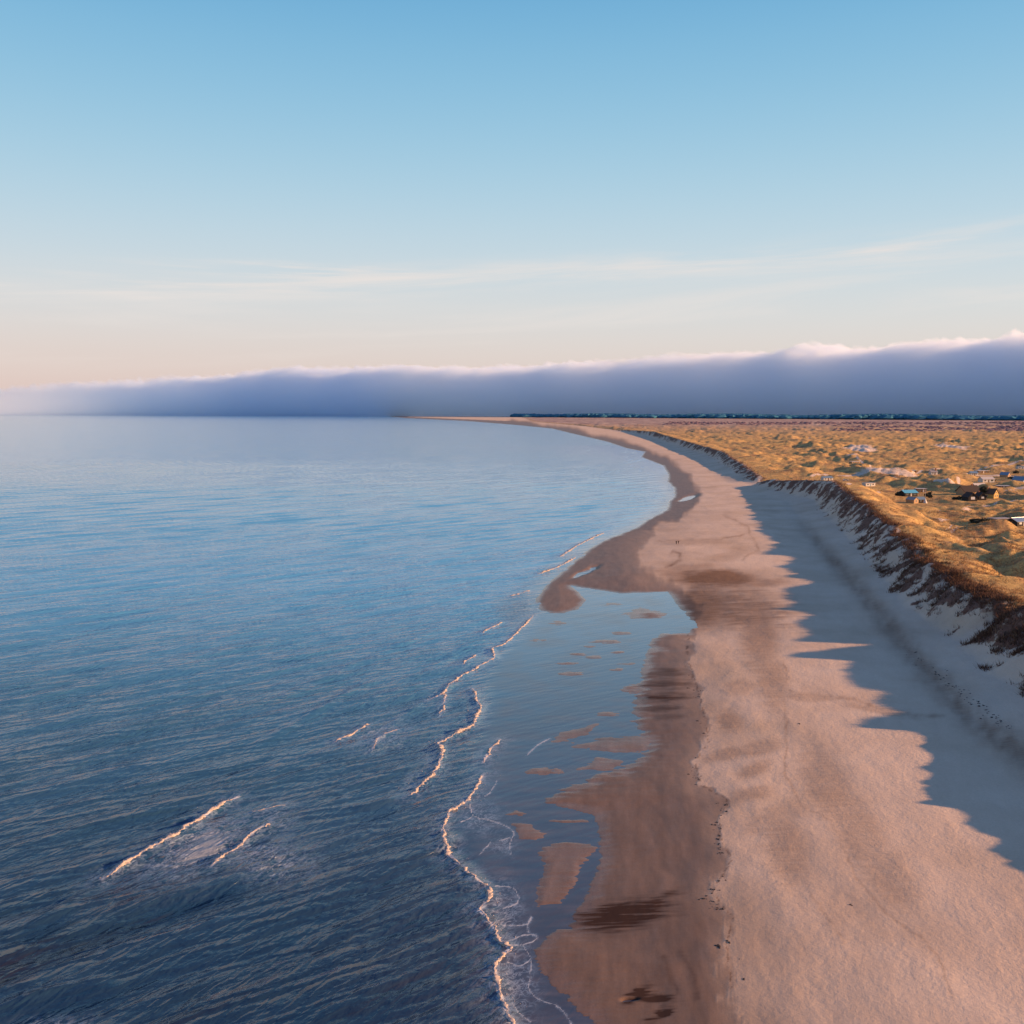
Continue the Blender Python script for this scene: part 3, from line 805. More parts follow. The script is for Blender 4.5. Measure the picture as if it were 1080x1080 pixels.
def keep_front(x, y, z, c, cw, dune):
    patch = fbm(x / 7.5, y / 9, 91, 4) + .25 * fbm(x / 2.2, y / 2.6, 95, 3)
    vg = sstep(-18, -5, cw) * .60 + 1.05 * patch * sstep(-20, -12, cw) * (1 - .6 * sstep(-4, 0, cw))
    return dune & (c < 3) & (z > 2.6) & (vg + RNG.normal(0, .03, len(x)) > .40)


def keep_back(x, y, z, c, cw, dune):
    vg = .86 + .5 * fbm(x / 22, y / 26, 97, 4) + .65 * (fbm(x * .35, y * .35, 3, 3))
    ok = dune & (c > .5) & (vg > .42)
    for (qx, qy) in plot_xy: ok &= np.hypot(x - qx, y - qy) > 9
    return ok


n1 = 60000
g = grass('dune_face_grass', RNG.uniform(640, 1180, n1), 450 + 290 * RNG.beta(1.6, 1.4, n1), 9, .6, 1.3, .055, keep_front, .0, .36)  # low tone range: shade of the face painted into the blades
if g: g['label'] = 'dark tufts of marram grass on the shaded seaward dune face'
n2 = 70000
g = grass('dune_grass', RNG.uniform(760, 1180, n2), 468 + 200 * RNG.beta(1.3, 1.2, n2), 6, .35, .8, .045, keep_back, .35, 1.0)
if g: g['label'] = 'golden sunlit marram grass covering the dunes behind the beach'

# ------------------------------------------------------------------ far plantation and cloud bank
M_FOREST = plain('distant_forest', (.045, .15, .235), 1.0, .06, .004, 0, 0, 0)  # blue of the distance haze is part of this base colour


def forest():
    rr = np.random.default_rng(8)
    V_ = []; F_ = []
    A = np.array([4300.0, 5900.0]); B = np.array([-900.0, 13500.0])
    n = 4200
    for i in range(n):
        t = rr.random() * .80
        p = A * 1.0 + (B - A) * (t * 1.25 - .2)
        p = p + rr.normal(0, 90, 2)
        hh = rr.uniform(36, 44) * (1.0 + .15 * math.sin(t * 40)) * (1.0 if t < .7 else 1.0)
        rad = rr.uniform(34, 70)
        b = len(V_); m = 7
        for q, (fr, fz) in enumerate(((.75, 0), (1, .35), (.8, .7), (.35, .95))):
            for j in range(m):
                a = 2 * math.pi * (j + .5 * q) / m
                k = rad * fr * rr.uniform(.8, 1.2)
                V_.append((p[0] + k * math.cos(a), p[1] + k * math.sin(a), fz * hh * rr.uniform(.92, 1.08)))
        for q in range(3):
            for j in range(m):
                F_.append((b + q * m + j, b + q * m + (j + 1) % m, b + (q + 1) * m + (j + 1) % m, b + (q + 1) * m + j))
        F_.append(tuple(b + 3 * m + j for j in range(m)))
    me = bpy.data.meshes.new('distant_forest'); me.from_pydata(V_, [], F_); me.update()
    me.materials.append(M_FOREST)
    o = bpy.data.objects.new('distant_forest', me); COL.objects.link(o)
    o['kind'] = 'stuff'; o['label'] = 'dark blue-green forest strip along the horizon below the cloud'; o['category'] = 'forest'


forest()


def heath_wood():
    """low dark plantation on the plain: one mass of bushes"""
    rr = np.random.default_rng(18)
    V_ = []; F_ = []
    for i in range(2600):
        if rr.random() < .72:
            u, v = rr.uniform(880, 1240), rr.uniform(449.2, 455.3)
            if fbm(np.array([u / 60]), np.array([v / 2.2]), 3, 3)[0] < -.12: continue
            if v < 452.5 and u < 960 and rr.random() < .6: continue
        else:
            u, v = rr.uniform(700, 1240), rr.uniform(445.2, 448.0)
        x, y = (float(q) for q in ground(u, v, 5))
        hh = rr.uniform(4, 8); rad = rr.uniform(7, 16)
        b = len(V_); m = 6
        for q, (fr, fz) in enumerate(((.8, 0), (1, .5), (.4, 1))):
            for j in range(m):
                a = 2 * math.pi * (j + .5 * q) / m; k = rad * fr * rr.uniform(.75, 1.2)
                V_.append((x + k * math.cos(a), y + k * math.sin(a), 2.5 + fz * hh))
        for q in range(2):
            for j in range(m): F_.append((b + q * m + j, b + q * m + (j + 1) % m, b + (q + 1) * m + (j + 1) % m, b + (q + 1) * m + j))
        F_.append(tuple(b + 2 * m + j for j in range(m)))
    me = bpy.data.meshes.new('heath_scrub'); me.from_pydata(V_, [], F_); me.update()
    me.materials.append(plain('heath_scrub', (.16, .105, .125), .95, .3, .01))
    o = bpy.data.objects.new('heath_scrub', me); COL.objects.link(o)
    o['kind'] = 'stuff'; o['label'] = 'purple-brown scrub on the plain before the forest'; o['category'] = 'scrub'


heath_wood()


def cloud_bank():
    ns, nt = 900, 70
    A = np.array([4860.0, 9000.0]); B = np.array([-13500.0, 25000.0])
    dirv = B - A; L = np.hypot(*dirv); dirv /= L
    nrm = np.array([-dirv[1], dirv[0]]) * -1.0     # towards the back
    if nrm[1] < 0: nrm = -nrm
    s = np.linspace(-7500, L + 26000, ns)
    px = A[0] + dirv[0] * s; py = A[1] + dirv[1] * s
    uu = 540 + 1000 * px / py
    TU = [-700, 0, 120, 235, 245, 310, 400, 480, 560, 640, 700, 760, 800, 840, 870, 900, 960, 1040, 1080, 1300, 1700, 2600]
    TV = [420, 412, 406.5, 402, 399, 393.5, 392.5, 391.5, 389, 386, 381, 378, 376, 368, 374, 372, 366, 361, 355, 345, 335, 320]
    top = np.interp(uu, TU, [V0 - q for q in TV])
    h = top / 1000.0 * py * 1.0 + 60
    t = np.linspace(0, 1, nt)
    # closed section: wall, brow, flat top, back wall
    h = h * 1.05
    bk = np.interp(t, [0, .40, .62, .80, .90, 1], [0, 0, 260, 1300, 2600, 2700])
    zz = np.interp(t, [0, .40, .50, .62, .80, .90, 1], [0, .80, .93, 1.0, 1.0, .9, 0])
    S, T = np.meshgrid(s, t)
    H = np.tile(h, (nt, 1)); ZF = np.tile(zz[:, None], (1, ns)); BK = np.tile(bk[:, None], (1, ns))
    scale = np.clip(py / 9000, .6, 2.2)[None, :]
    warp = S + 200 * fbm(S / 700, T * 3.0, 299, 3)
    p1 = 1 - 2.0 * np.abs(fbm(warp / (1100 * scale), BK / 900, 301, 2))
    p2 = 1 - 2.0 * np.abs(fbm(warp / (270 * scale), BK / 420 + ZF * 1.4, 305, 3))
    p3 = fbm(S / (110 * scale), BK / 130 + ZF * 3, 311, 3)
    amp = sstep(.26, .56, T) * (1 - sstep(.82, .9, T))
    thin = (.035 + .965 * sstep(-120, 520, uu) ** 1.6)[None, :]
    BK = (BK + (-100 * p1 - 110 * p2 - 55 * p3) * amp * scale) * thin
    ZZ = H * ZF + (46 * p1 + 66 * p2 + 56 * p3 - 58) * sstep(.40, .62, T) * (1 - sstep(.84, .92, T)) * scale * np.clip(H / 700, .4, 1.2)
    ZZ = np.where(ZF <= 0, -30, ZZ)
    Xc = np.tile(px, (nt, 1)) + nrm[0] * BK; Yc = np.tile(py, (nt, 1)) + nrm[1] * BK
    idx = np.arange(nt * ns).reshape(nt, ns)
    f = [tuple(q) for q in np.stack([idx[:-1, :-1].ravel(), idx[:-1, 1:].ravel(), idx[1:, 1:].ravel(), idx[1:, :-1].ravel()], 1).tolist()]
    f += [(idx[0, i], idx[-1, i], idx[-1, i + 1], idx[0, i + 1]) for i in range(ns - 1)]
    f += [tuple(idx[:, 0].tolist()), tuple(idx[::-1, -1].tolist())]
    me = bpy.data.meshes.new('cloud_bank')
    me.from_pydata(np.stack([Xc.ravel(), Yc.ravel(), ZZ.ravel()], 1).tolist(), [], [tuple(int(k) for k in q) for q in f]); me.update()
    bm = bmesh.new(); bm.from_mesh(me); bmesh.ops.recalc_face_normals(bm, faces=bm.faces)
    if bm.calc_volume(signed=True) < 0: bmesh.ops.reverse_faces(bm, faces=bm.faces)
    bm.to_mesh(me); bm.free()
    mt = bpy.data.materials.new('stratus_vapour'); mt.use_nodes = True
    tr_ = mt.node_tree; tr_.nodes.clear()
    vo = tr_.nodes.new('ShaderNodeVolumePrincipled'); ou = tr_.nodes.new('ShaderNodeOutputMaterial')
    vo.inputs['Color'].default_value = (.895, .955, 1.0, 1); vo.inputs['Density'].default_value = .0046; vo.inputs['Anisotropy'].default_value = .3
    tr_.links.new(vo.outputs[0], ou.inputs['Volume'])
    mt.cycles.homogeneous_volume = True
    me.materials.append(mt)
    o = bpy.data.objects.new('cloud_bank', me); COL.objects.link(o)
    tag(o, 'long slate-blue bank of low cloud with pink lit tops along the horizon', 'cloud bank')


cloud_bank()

# ------------------------------------------------------------------ cottages
M = dict(
    thatch=plain('dark_thatch', (.035, .026, .026), .95, .25, 1.5, .03),
    black=plain('black_timber', (.028, .022, .022), .8, .2, 3),
    brown=plain('brown_timber', (.12, .065, .04), .8, .2, 3),
    tan=plain('tan_timber', (.34, .22, .13), .8, .15, 3),
    yellow=plain('yellow_brick', (.42, .27, .09), .85, .12, 6),
    white=plain('white_paint', (.50, .47, .45), .6, .06, 2),
    pale=plain('pale_render', (.55, .48, .42), .8, .1, 2),
    skyfelt=plain('sky_reflection_roof_sheet', (.10, .36, .52), .35, .1, 1.5, 0, 0, .5),  # reflected sky painted in as the roof's blue
    slate=plain('blue_grey_slate', (.13, .20, .28), .45, .15, 2, 0, 0, .5),
    greyfelt=plain('grey_roof_felt', (.26, .24, .25), .8, .15, 2),
    whitefelt=plain('white_roof_sheet', (.42, .39, .38), .6, .08, 2),
    glass=plain('window_glass', (.03, .04, .05), .08, .1, 1, 0, 0, .6),
    paleglass=plain('pale_window_pane', (.70, .68, .66), .3, .06, 2),  # even pale tone for the white panes
    brick=plain('red_brick', (.28, .12, .075), .9, .15, 8),
    metal=plain('galvanised_metal', (.42, .43, .45), .4, .1, 4, 0, .8),
    tyre=plain('tyre_rubber', (.02, .02, .02), .9, .1, 5),
)


def window(t, face, a, z, w, h, Lx, Wy, glass='glass', frame='white'):
    """face: 'f' front(-y), 'b' back, 'r' gable +x, 'l' gable -x ; a: offset along the face"""
    fr = MB(); pn = MB(); d = .05; k = .09

    def bx(mb, a0, a1, z0, z1, p0, p1):
        if face == 'f': mb.box(a0, a1, -Wy / 2 - p1, -Wy / 2 - p0, z0, z1)
        elif face == 'b': mb.box(a0, a1, Wy / 2 + p0, Wy / 2 + p1, z0, z1)
        elif face == 'r': mb.box(Lx / 2 + p0, Lx / 2 + p1, a0, a1, z0, z1)
        else: mb.box(-Lx / 2 - p1, -Lx / 2 - p0, a0, a1, z0, z1)
    bx(fr, a - w / 2, a + w / 2, z, z + k, .001, d + .03); bx(fr, a - w / 2, a + w / 2, z + h - k, z + h, .001, d)
    bx(fr, a - w / 2, a - w / 2 + k, z + k, z + h - k, .001, d); bx(fr, a + w / 2 - k, a + w / 2, z + k, z + h - k, .001, d)
    bx(fr, a - .03, a + .03, z + k, z + h - k, .002, d - .006)
    bx(pn, a - w / 2 + k, a - .03, z + k, z + h - k, .002, .022); bx(pn, a + .03, a + w / 2 - k, z + k, z + h - k, .002, .022)
    o = pn.build('window', M[glass], t)
    fr.build('frame', M[frame], o)


def house(name, label, u, v, Lx, Wy, hw, pitch, rz, wall, roof, wins=(), door=None, chim=None, over=.4, deck=False, flat=False, extra=None):
    x, y = (float(q) for q in ground(u, v, PLOT_Z))
    t = empty(name, (x, y, PLOT_Z), R(rz))
    tag(t, label, 'house' if Lx > 6.9 and not flat else 'cabin', 'holiday cottages in the dunes')
    rise = .35 if flat else Wy / 2 * math.tan(R(pitch))
    mb = MB()
    a, b = Lx / 2, Wy / 2
    lo = -1.2
    if flat:
        mb.box(-a, a, -b, b, lo, hw)
    else:
        mb.quad((-a, -b, lo), (a, -b, lo), (a, -b, hw), (-a, -b, hw)); mb.quad((a, b, lo), (-a, b, lo), (-a, b, hw), (a, b, hw))
        mb.quad((a, -b, lo), (a, b, lo), (a, b, hw), (a, 0, hw + rise), (a, -b, hw)); mb.quad((-a, b, lo), (-a, -b, lo), (-a, -b, hw), (-a, 0, hw + rise), (-a, b, hw))
    mb.build('wall', M[wall], t)
    rb = MB()
    th = .28 if roof == 'thatch' else .16
    if flat:
        rb.box(-a - over, a + over, -b - over, b + over, hw + .003, hw + .24)
    else:
        sl = math.tan(R(pitch))
        e = b + over
        ez = hw + rise - e * sl + .06
        rz_ = hw + rise + .06
        for sgn in (-1, 1):
            q = [(-a - over, sgn * e, ez), (a + over, sgn * e, ez), (a + over, 0, rz_), (-a - over, 0, rz_)]
            top = [(p[0], p[1], p[2] + th) for p in q]
            i = len(rb.v); rb.v += q + top
            fs = [(0, 3, 2, 1), (4, 5, 6, 7), (0, 1, 5, 4), (1, 2, 6, 5), (3, 0, 4, 7)]
            for f in fs: rb.f.append(tuple(i + k for k in (f if sgn < 0 else f[::-1])))
    ro = rb.build('roof', M[roof], t)
    if not flat:
        rc = MB(); rc.lathe([(.13, -a - over + .02), (.13, a + over - .02)], 8)
        rc.v = [(p[2], p[0], p[1] + rz_ + th) for p in rc.v]
        rc.build('ridge_cap', M[roof], ro)
    if chim:
        cxx, cyy, ch, cm = chim
        base = hw + (rise - abs(cyy) * math.tan(R(pitch)) if not flat else .2)
        cb = MB().box(cxx - .38, cxx + .38, cyy - .38, cyy + .38, base - .3, base + ch).box(cxx - .45, cxx + .45, cyy - .45, cyy + .45, base + ch + .002, base + ch + .14)
        cb.build('chimney', M[cm], ro)
    for w in wins: window(t, *w[:5], Lx, Wy, *(w[5:]))
    if door:
        dm = MB(); dz = 2.05; dx = door[1]
        if door[0] == 'f': dm.box(dx - .48, dx + .48, -b - .06, -b - .002, .05, dz)
        else: dm.box(a + .002, a + .06, dx - .48, dx + .48, .05, dz) if door[0] == 'r' else dm.box(-a - .06, -a - .002, dx - .48, dx + .48, .05, dz)
        do = dm.build('door', M[door[2] if len(door) > 2 else 'white'], t)
        hm = MB()
        if door[0] == 'f': hm.box(dx + .3, dx + .4, -b - .12, -b - .062, 1.0, 1.06)
        elif door[0] == 'r': hm.box(a + .062, a + .12, dx + .3, dx + .4, 1.0, 1.06)
        else: hm.box(-a - .12, -a - .062, dx + .3, dx + .4, 1.0, 1.06)
        hm.build('handle', M['metal'], do)
    if deck:
        dk = MB().box(-a + .2, a - .2, -b - 2.6, -b - .08, -1.0, .18)
        dk.build('deck', M['pale'], t)
        rl = MB()
        for k in range(7):
            xx = -a + .3 + (2 * a - .6) * k / 6; rl.box(xx - .05, xx + .05, -b - 2.58, -b - 2.48, .182, 1.1)
        rl.box(-a + .2, a - .2, -b - 2.57, -b - 2.49, 1.102, 1.2)
        rl.build('railing', M['white'], t)
    return t


H = 'thatched_cottage', 'timber_cottage', 'brick_cottage', 'flat_roofed_cabin'
house(H[0], 'long cottage with dark thatched roof, biggest house in the dunes', 1021, 522, 14.0, 7.2, 2.6, 42, 22, 'tan', 'thatch',
      [('f', -4.6, .9, 1.6, 1.1), ('f', -1.4, .9, 1.6, 1.1), ('f', 4.6, .9, 1.6, 1.1), ('r', 0, 1, 1.6, 1.1), ('r', 0, 3.6, 1.2, 1.0)], ('f', 1.6, 'brown'), (3.5, .6, 1.6, 'brick'), .5)
house(H[1], 'black gabled cottage with one large white window and deck, before the thatched house', 1022.5, 528, 7.5, 5.6, 2.3, 42, 94, 'black', 'thatch',
      [('l', 0, 1.0, 2.6, 1.7, 'paleglass'), ('f', 1, 1, 1.3, 1.0)], None, None, .35)
house(H[1], 'small black gabled cottage with white gable window, left of the yellow brick gable', 1033.5, 527, 6.5, 4.6, 2.1, 44, 92, 'black', 'thatch',
      [('l', 0, 1.0, 1.7, 1.2, 'paleglass'), ('f', 1, 1, 1.1, 1.0)], None, (1.5, 0, 1.0, 'brick'), .3)
house(H[2], 'yellow brick cottage whose sunlit gable has two windows below one', 1043, 525, 9.0, 6.4, 2.7, 43, 128, 'yellow', 'brown',
      [('l', -1.4, .9, 1.2, 1.2), ('l', 1.4, .9, 1.2, 1.2), ('l', 0, 3.2, 1.2, 1.0), ('b', 0, 1, 1.5, 1.1)], ('f', 1.0, 'white'), (1.0, .5, 1.4, 'brick'), .3)
house(H[1], 'white cottage with pale roof and dark window, higher up behind the thatched house', 1040, 508.5, 10.0, 6.0, 2.4, 28, 10, 'white', 'whitefelt',
      [('f', -3, .9, 1.5, 1.2), ('f', 3, .8, 2.2, 1.4), ('r', 0, .9, 1.4, 1.1)], ('f', 0, 'brown'), None)
house(H[1], 'cottage at the right edge with bright gable above a white band', 1076, 509.5, 9.0, 7.0, 2.4, 36, 122, 'white', 'slate',
      [('l', 0, 2.9, 1.6, 1.0), ('l', -1.6, .9, 1.3, 1.1), ('l', 1.6, .9, 1.3, 1.1)], ('f', 1, 'brown'), None)
house(H[1], 'little cabin with blue roof beside a long white flat roof', 1026, 501.5, 6.4, 5.0, 2.2, 26, 6, 'pale', 'slate',
      [('f', -1.5, .9, 1.2, 1.0), ('f', 1.7, .9, 1.2, 1.0)], ('f', .2, 'brown'), None)
house(H[3], 'long low cabin with white flat roof, right of the little blue roof', 1035, 499, 11.0, 5.5, 2.2, 0, 15, 'brown', 'whitefelt',
      [('f', -3.6, .8, 1.8, 1.1), ('f', 3.2, .8, 2.2, 1.2)], ('f', 0, 'white'), None, .5, False, True)
house(H[1], 'small white cabin with a tall orange brick chimney', 984, 500.5, 5.8, 4.8, 2.3, 30, 5, 'white', 'greyfelt',
      [('f', -1.5, .9, 1.2, 1.1)], ('f', .5, 'brown'), (2.0, -.6, 2.3, 'brick'))
house(H[3], 'low cabin with white flat roof above the dark hollow and the van', 961, 498.6, 7.2, 5.0, 2.1, 0, 4, 'brown', 'whitefelt',
      [('f', -1.8, .8, 1.6, 1.1)], ('f', 1.2, 'white'), None, .5, False, True)
house(H[3], 'low white cabin beside the pale sand road, nearest the beach gap', 916, 512.6, 8.6, 4.2, 2.1, 0, 21, 'white', 'whitefelt',
      [('f', -2.4, .8, 1.6, 1.0), ('f', 2.4, .8, 1.6, 1.0)], ('f', 0, 'slate'), None, .3, False, True)
house(H[1], 'white cabin with blue-grey end, leftmost building in the dunes', 872, 506.6, 8.2, 4.6, 2.1, 22, 12, 'white', 'slate',
      [('f', -2.4, .8, 1.4, 1.0), ('f', 2.2, .8, 1.4, 1.0)], ('f', 0, 'brown'), None, .25)
house(H[1], 'dark cabin with bright roof reflecting the blue sky', 958, 523, 9.2, 6.0, 2.3, 24, 12, 'black', 'skyfelt',
      [('f', -2.8, .9, 1.4, 1.1), ('f', 2.6, .9, 1.6, 1.1)], ('f', 0, 'white'), (-3.6, .8, .9, 'white'), .5)
house(H[3], 'white flat-roofed annexe just behind the roof reflecting the blue sky', 970.5, 519, 6.6, 4.4, 2.3, 0, 2, 'brown', 'whitefelt',
      [('f', -1.4, .8, 1.4, 1.1)], ('f', 1.2, 'white'), None, .4, False, True)
house(H[1], 'tan timber hut with sunlit gable, left of the flagpole', 962, 530.5, 5.4, 4.6, 2.1, 30, 124, 'tan', 'greyfelt',
      [('l', 0, .9, 1.2, 1.0)], ('f', .5, 'brown'), None, .25)
house(H[1], 'small dark hut with blue-grey roof touching the flagpole base', 970.5, 530, 4.4, 3.8, 2.0, 32, 10, 'black', 'slate',
      [('f', -.9, .9, .9, .9)], ('f', .8, 'brown'), None, .25)
house(H[1], 'cottage with pale tan roof half hidden behind the thatched house', 1032, 515.5, 8.0, 5.6, 2.2, 30, 3, 'brown', 'pale',
      [('f', 2.4, .9, 1.4, 1.0), ('f', -2.4, .9, 1.4, 1.0)], ('f', 0, 'white'), None, .4)
house(H[3], 'white roofed cabin alone on the slope right of the yellow gable', 1057.5, 515.5, 7.8, 5.0, 2.1, 0, -10, 'brown', 'whitefelt',
      [('f', -2.2, .8, 1.5, 1.0), ('f', 2.0, .8, 1.5, 1.0)], ('f', 0, 'white'), None, .5, False, True)
house(H[1], 'tan gabled cabin with blue-grey roof up the slope left of the edge cottage', 1060, 503.5, 6.6, 5.2, 2.2, 38, 130, 'tan', 'slate',
      [('l', 0, .9, 1.4, 1.1)], ('f', 0, 'brown'), None, .3)
house(H[3], 'long low tan cabin in the near dunes beside the silvery roof', 1055, 551.5, 9.4, 5.2, 2.2, 0, 16, 'tan', 'greyfelt',
      [('f', -2.8, .8, 1.8, 1.1), ('f', 2.6, .8, 1.8, 1.1)], ('f', 0, 'brown'), None, .4, False, True)
house(H[1], 'cottage with silvery blue-white roof and dark walls, nearest to the camera', 1074, 554, 9.0, 6.4, 2.2, 24, 22, 'black', 'metal',
      [('f', -2.4, .9, 1.6, 1.1, 'paleglass'), ('f', 2.4, .9, 1.4, 1.1), ('r', 0, .9, 1.6, 1.1)], ('f', 0, 'white'), None, .5)
house(H[3], 'white cabin at the right edge, uppermost of the village', 1077, 494.5, 8.0, 5.0, 2.5, 0, 0, 'white', 'slate',
      [('f', -2.6, .8, 1.3, 1.1), ('f', 2.6, .8, 1.3, 1.1)], ('f', 0, 'slate'), None, .3, False, True)
house(H[3], 'far long white roof alone among the dunes, highest up of all', 901, 489, 10.0, 5.0, 2.2, 0, 20, 'tan', 'whitefelt',
      [('f', -3, .8, 1.8, 1.1), ('f', 3, .8, 1.8, 1.1)], ('f', 0, 'brown'), None, .4, False, True)


def vehicle(name, label, cat, u, v, L, W, Hh, rz, van):
    x, y = (float(q) for q in ground(u, v, PLOT_Z))
    t = empty(name, (x, y, PLOT_Z), R(rz)); tag(t, label, cat)
    z0 = .35
    if van: prof = [(-L / 2, z0), (L / 2, z0), (L / 2, 1.05), (L / 2 - .7, 1.25), (L / 2 - 1.5, Hh), (-L / 2 + .1, Hh), (-L / 2, Hh - .2)]
    else: prof = [(-L / 2, z0), (L / 2, z0), (L / 2, .8), (L / 2 - 1.1, .95), (L / 2 - 1.8, Hh), (-L / 2 + .9, Hh), (-L / 2 + .1, .95), (-L / 2, .8)]
    mb = MB(); n = len(prof)
    mb.v = [(p[0], -W / 2, p[1]) for p in prof] + [(p[0], W / 2, p[1]) for p in prof]
    mb.f = [tuple(range(n)), tuple(range(2 * n - 1, n - 1, -1))] + [(i, i + n, (i + 1) % n + n, (i + 1) % n) for i in range(n)]
    mb.build('body', M['white'], t, .06)
    for sx in (-1, 1):
        for sy in (-1, 1):
            w = MB().lathe([(.2, -.1), (.33, -.1), (.33, .1), (.2, .1)], 14)
            w.v = [(p[0] + sx * L * .31, p[2] + sy * (W / 2 - .06), p[1] + .33) for p in w.v]
            wo = w.build('wheel', M['tyre'], t)
            h_ = MB().lathe([(.05, -.02), (.19, -.02), (.19, .02), (.05, .02)], 12)
            h_.v = [(p[0] + sx * L * .31, p[2] + sy * (W / 2 + .06), p[1] + .33) for p in h_.v]
            h_.build('rim', M['metal'], wo)
    for sy in (-1, 1):
        g_ = MB()
        for k in range(2 if not van else 3):
            x0 = -L / 2 + 1.0 + k * 1.15
            g_.box(x0, x0 + 1.0, sy * W / 2 - .012, sy * W / 2 + .012, Hh - .78 if van else .98, Hh - .2 if van else Hh - .08)
        g_.build('side_window', M['glass'], t)


vehicle('parked_van', 'white camper van parked in the shaded hollow beside the sand road', 'van', 943, 506.3, 5.6, 2.0, 2.5, 4, True)
vehicle('parked_car', 'white car parked on the sand road, right of the leftmost cabin', 'car', 892, 507.2, 4.4, 1.75, 1.5, -4, False)

# flagpole with its white cone
x, y = (float(q) for q in ground(975.7, 530.6, PLOT_Z))
t = empty('flagpole', (x, y, PLOT_Z)); tag(t, 'bare white flagpole on a white cone base beside the little huts', 'flagpole')
MB().lathe([(1.25, -.8), (1.25, .2), (.75, 1.3), (.22, 2.6), (.12, 2.9)], 14).build('base', M['white'], t, smooth=True)
MB().lathe([(.11, 2.902), (.09, 5.5), (.06, 8.0)], 10).build('pole', M['white'], t, smooth=True)
MB().lathe([(.02, 8.002), (.12, 8.08), (.12, 8.16), (.02, 8.24)], 10).build('finial', M['white'], t, smooth=True)


def post(name, label, u, v, h, mat, cap, cat='post'):
    x, y = ground(u, v, 4.0)
    for _ in range(4):
        zz = float(height_at(x, y)[0][0]); x, y = ground(u, v, zz)
    t = empty(name, (float(x), float(y), zz)); tag(t, label, cat)
    MB().lathe([(.07, -.4), (.07, h * .6), (.06, h)], 10).build('pole', mat, t, smooth=True)
    MB().box(-.22, .22, -.03, .03, h + .003, h + .22).build('sign_plate', cap, t, .01)


post('marker_post', 'pale marker post standing in the shaded sand at the right edge', 1078.4, 718, 1.3, M['white'], M['white'])
post('fence_post', 'dark post standing alone in the golden grass above the shaded slope', 1053.5, 611, 1.4, M['black'], M['black'])

# ------------------------------------------------------------------ dark bushes between the cottages
M_LEAF = plain('bush_leaves', (.035, .04, .03), .8, .4, .6)
M_STEM = plain('bush_stems', (.06, .045, .035), .9, .2, 3)


def bush(u, v, rad, hh, lab, group):
    x, y = ground(u, v, PLOT_Z)
    for _ in range(3):
        zz = float(height_at(x, y)[0][0]); x, y = ground(u, v, zz)
    x, y = float(x), float(y)
    t = empty('dark_bush', (x, y, zz)); tag(t, lab, 'bush', group)
    st = MB()
    for k in range(5):
        a = k * 1.256; ex, ey = math.cos(a) * rad * .5, math.sin(a) * rad * .5
        i = len(st.v)
        for q in range(5):
            b = 2 * math.pi * q / 5; st.v.append((.07 * math.cos(b), .07 * math.sin(b), -.3))
        for q in range(5):
            b = 2 * math.pi * q / 5; st.v.append((ex + .03 * math.cos(b), ey + .03 * math.sin(b), hh * .7))
        for q in range(5): st.f.append((i + q, i + (q + 1) % 5, i + 5 + (q + 1) % 5, i + 5 + q))
    st.build('stem', M_STEM, t)
    n = 900
    c = RNG.normal(0, 1, (10, 3)); c /= np.linalg.norm(c, axis=1)[:, None]
    c *= RNG.uniform(.3, .75, 10)[:, None]
    p = c[RNG.integers(0, 10, n)] + RNG.normal(0, .22, (n, 3))
    p = p * np.array([rad, rad, hh * .5]) + np.array([0, 0, hh * .5])
    p[:, 2] = np.maximum(p[:, 2], .05)
    s = RNG.uniform(.12, .3, n)
    d1 = RNG.normal(0, 1, (n, 3)); d2 = RNG.normal(0, 1, (n, 3))
    co = np.stack([p + d1 * s[:, None], p + d2 * s[:, None], p - d1 * s[:, None], p - d2 * s[:, None]], 1).reshape(-1, 3)
    me = raw_mesh('crown', co, np.arange(4 * n).reshape(-1, 4), False); me.materials.append(M_LEAF)
    o = bpy.data.objects.new('crown', me); COL.objects.link(o); o.parent = t


BL = 'low dark bush among the cottages and hollows of the dunes'
for (u, v, r_, h_) in [(979, 524, 2.2, 3.0), (980.5, 525, 1.6, 2.4), (1036.5, 519, 2.4, 4.0), (1038.5, 520.5, 1.8, 3.2), (1008, 527, 2.0, 1.8), (1012, 526.5, 1.8, 1.8), (1047, 507.5, 2.0, 2.6),
                       (1066, 506.5, 2.5, 3.2), (1069, 507, 2.4, 3.4), (1071, 500.5, 3.0, 3.6), (1073.5, 493.4, 2.6, 3.0), (1030, 552, 2.4, 2.2), (1035, 552.5, 2.8, 2.6), (1040, 552.2, 2.4, 2.4),
                       (1026, 551, 1.8, 1.6), (949, 522.6, 2.0, 2.4), (946, 523, 1.6, 1.8), (1062, 549.5, 1.6, 2.0)]:
    bush(u, v, r_, h_, BL, 'dark bushes among the cottages')

# ------------------------------------------------------------------ wrack left by the tide
M_WRACK = plain('seaweed', (.022, .018, .02), .7, .4, 6)


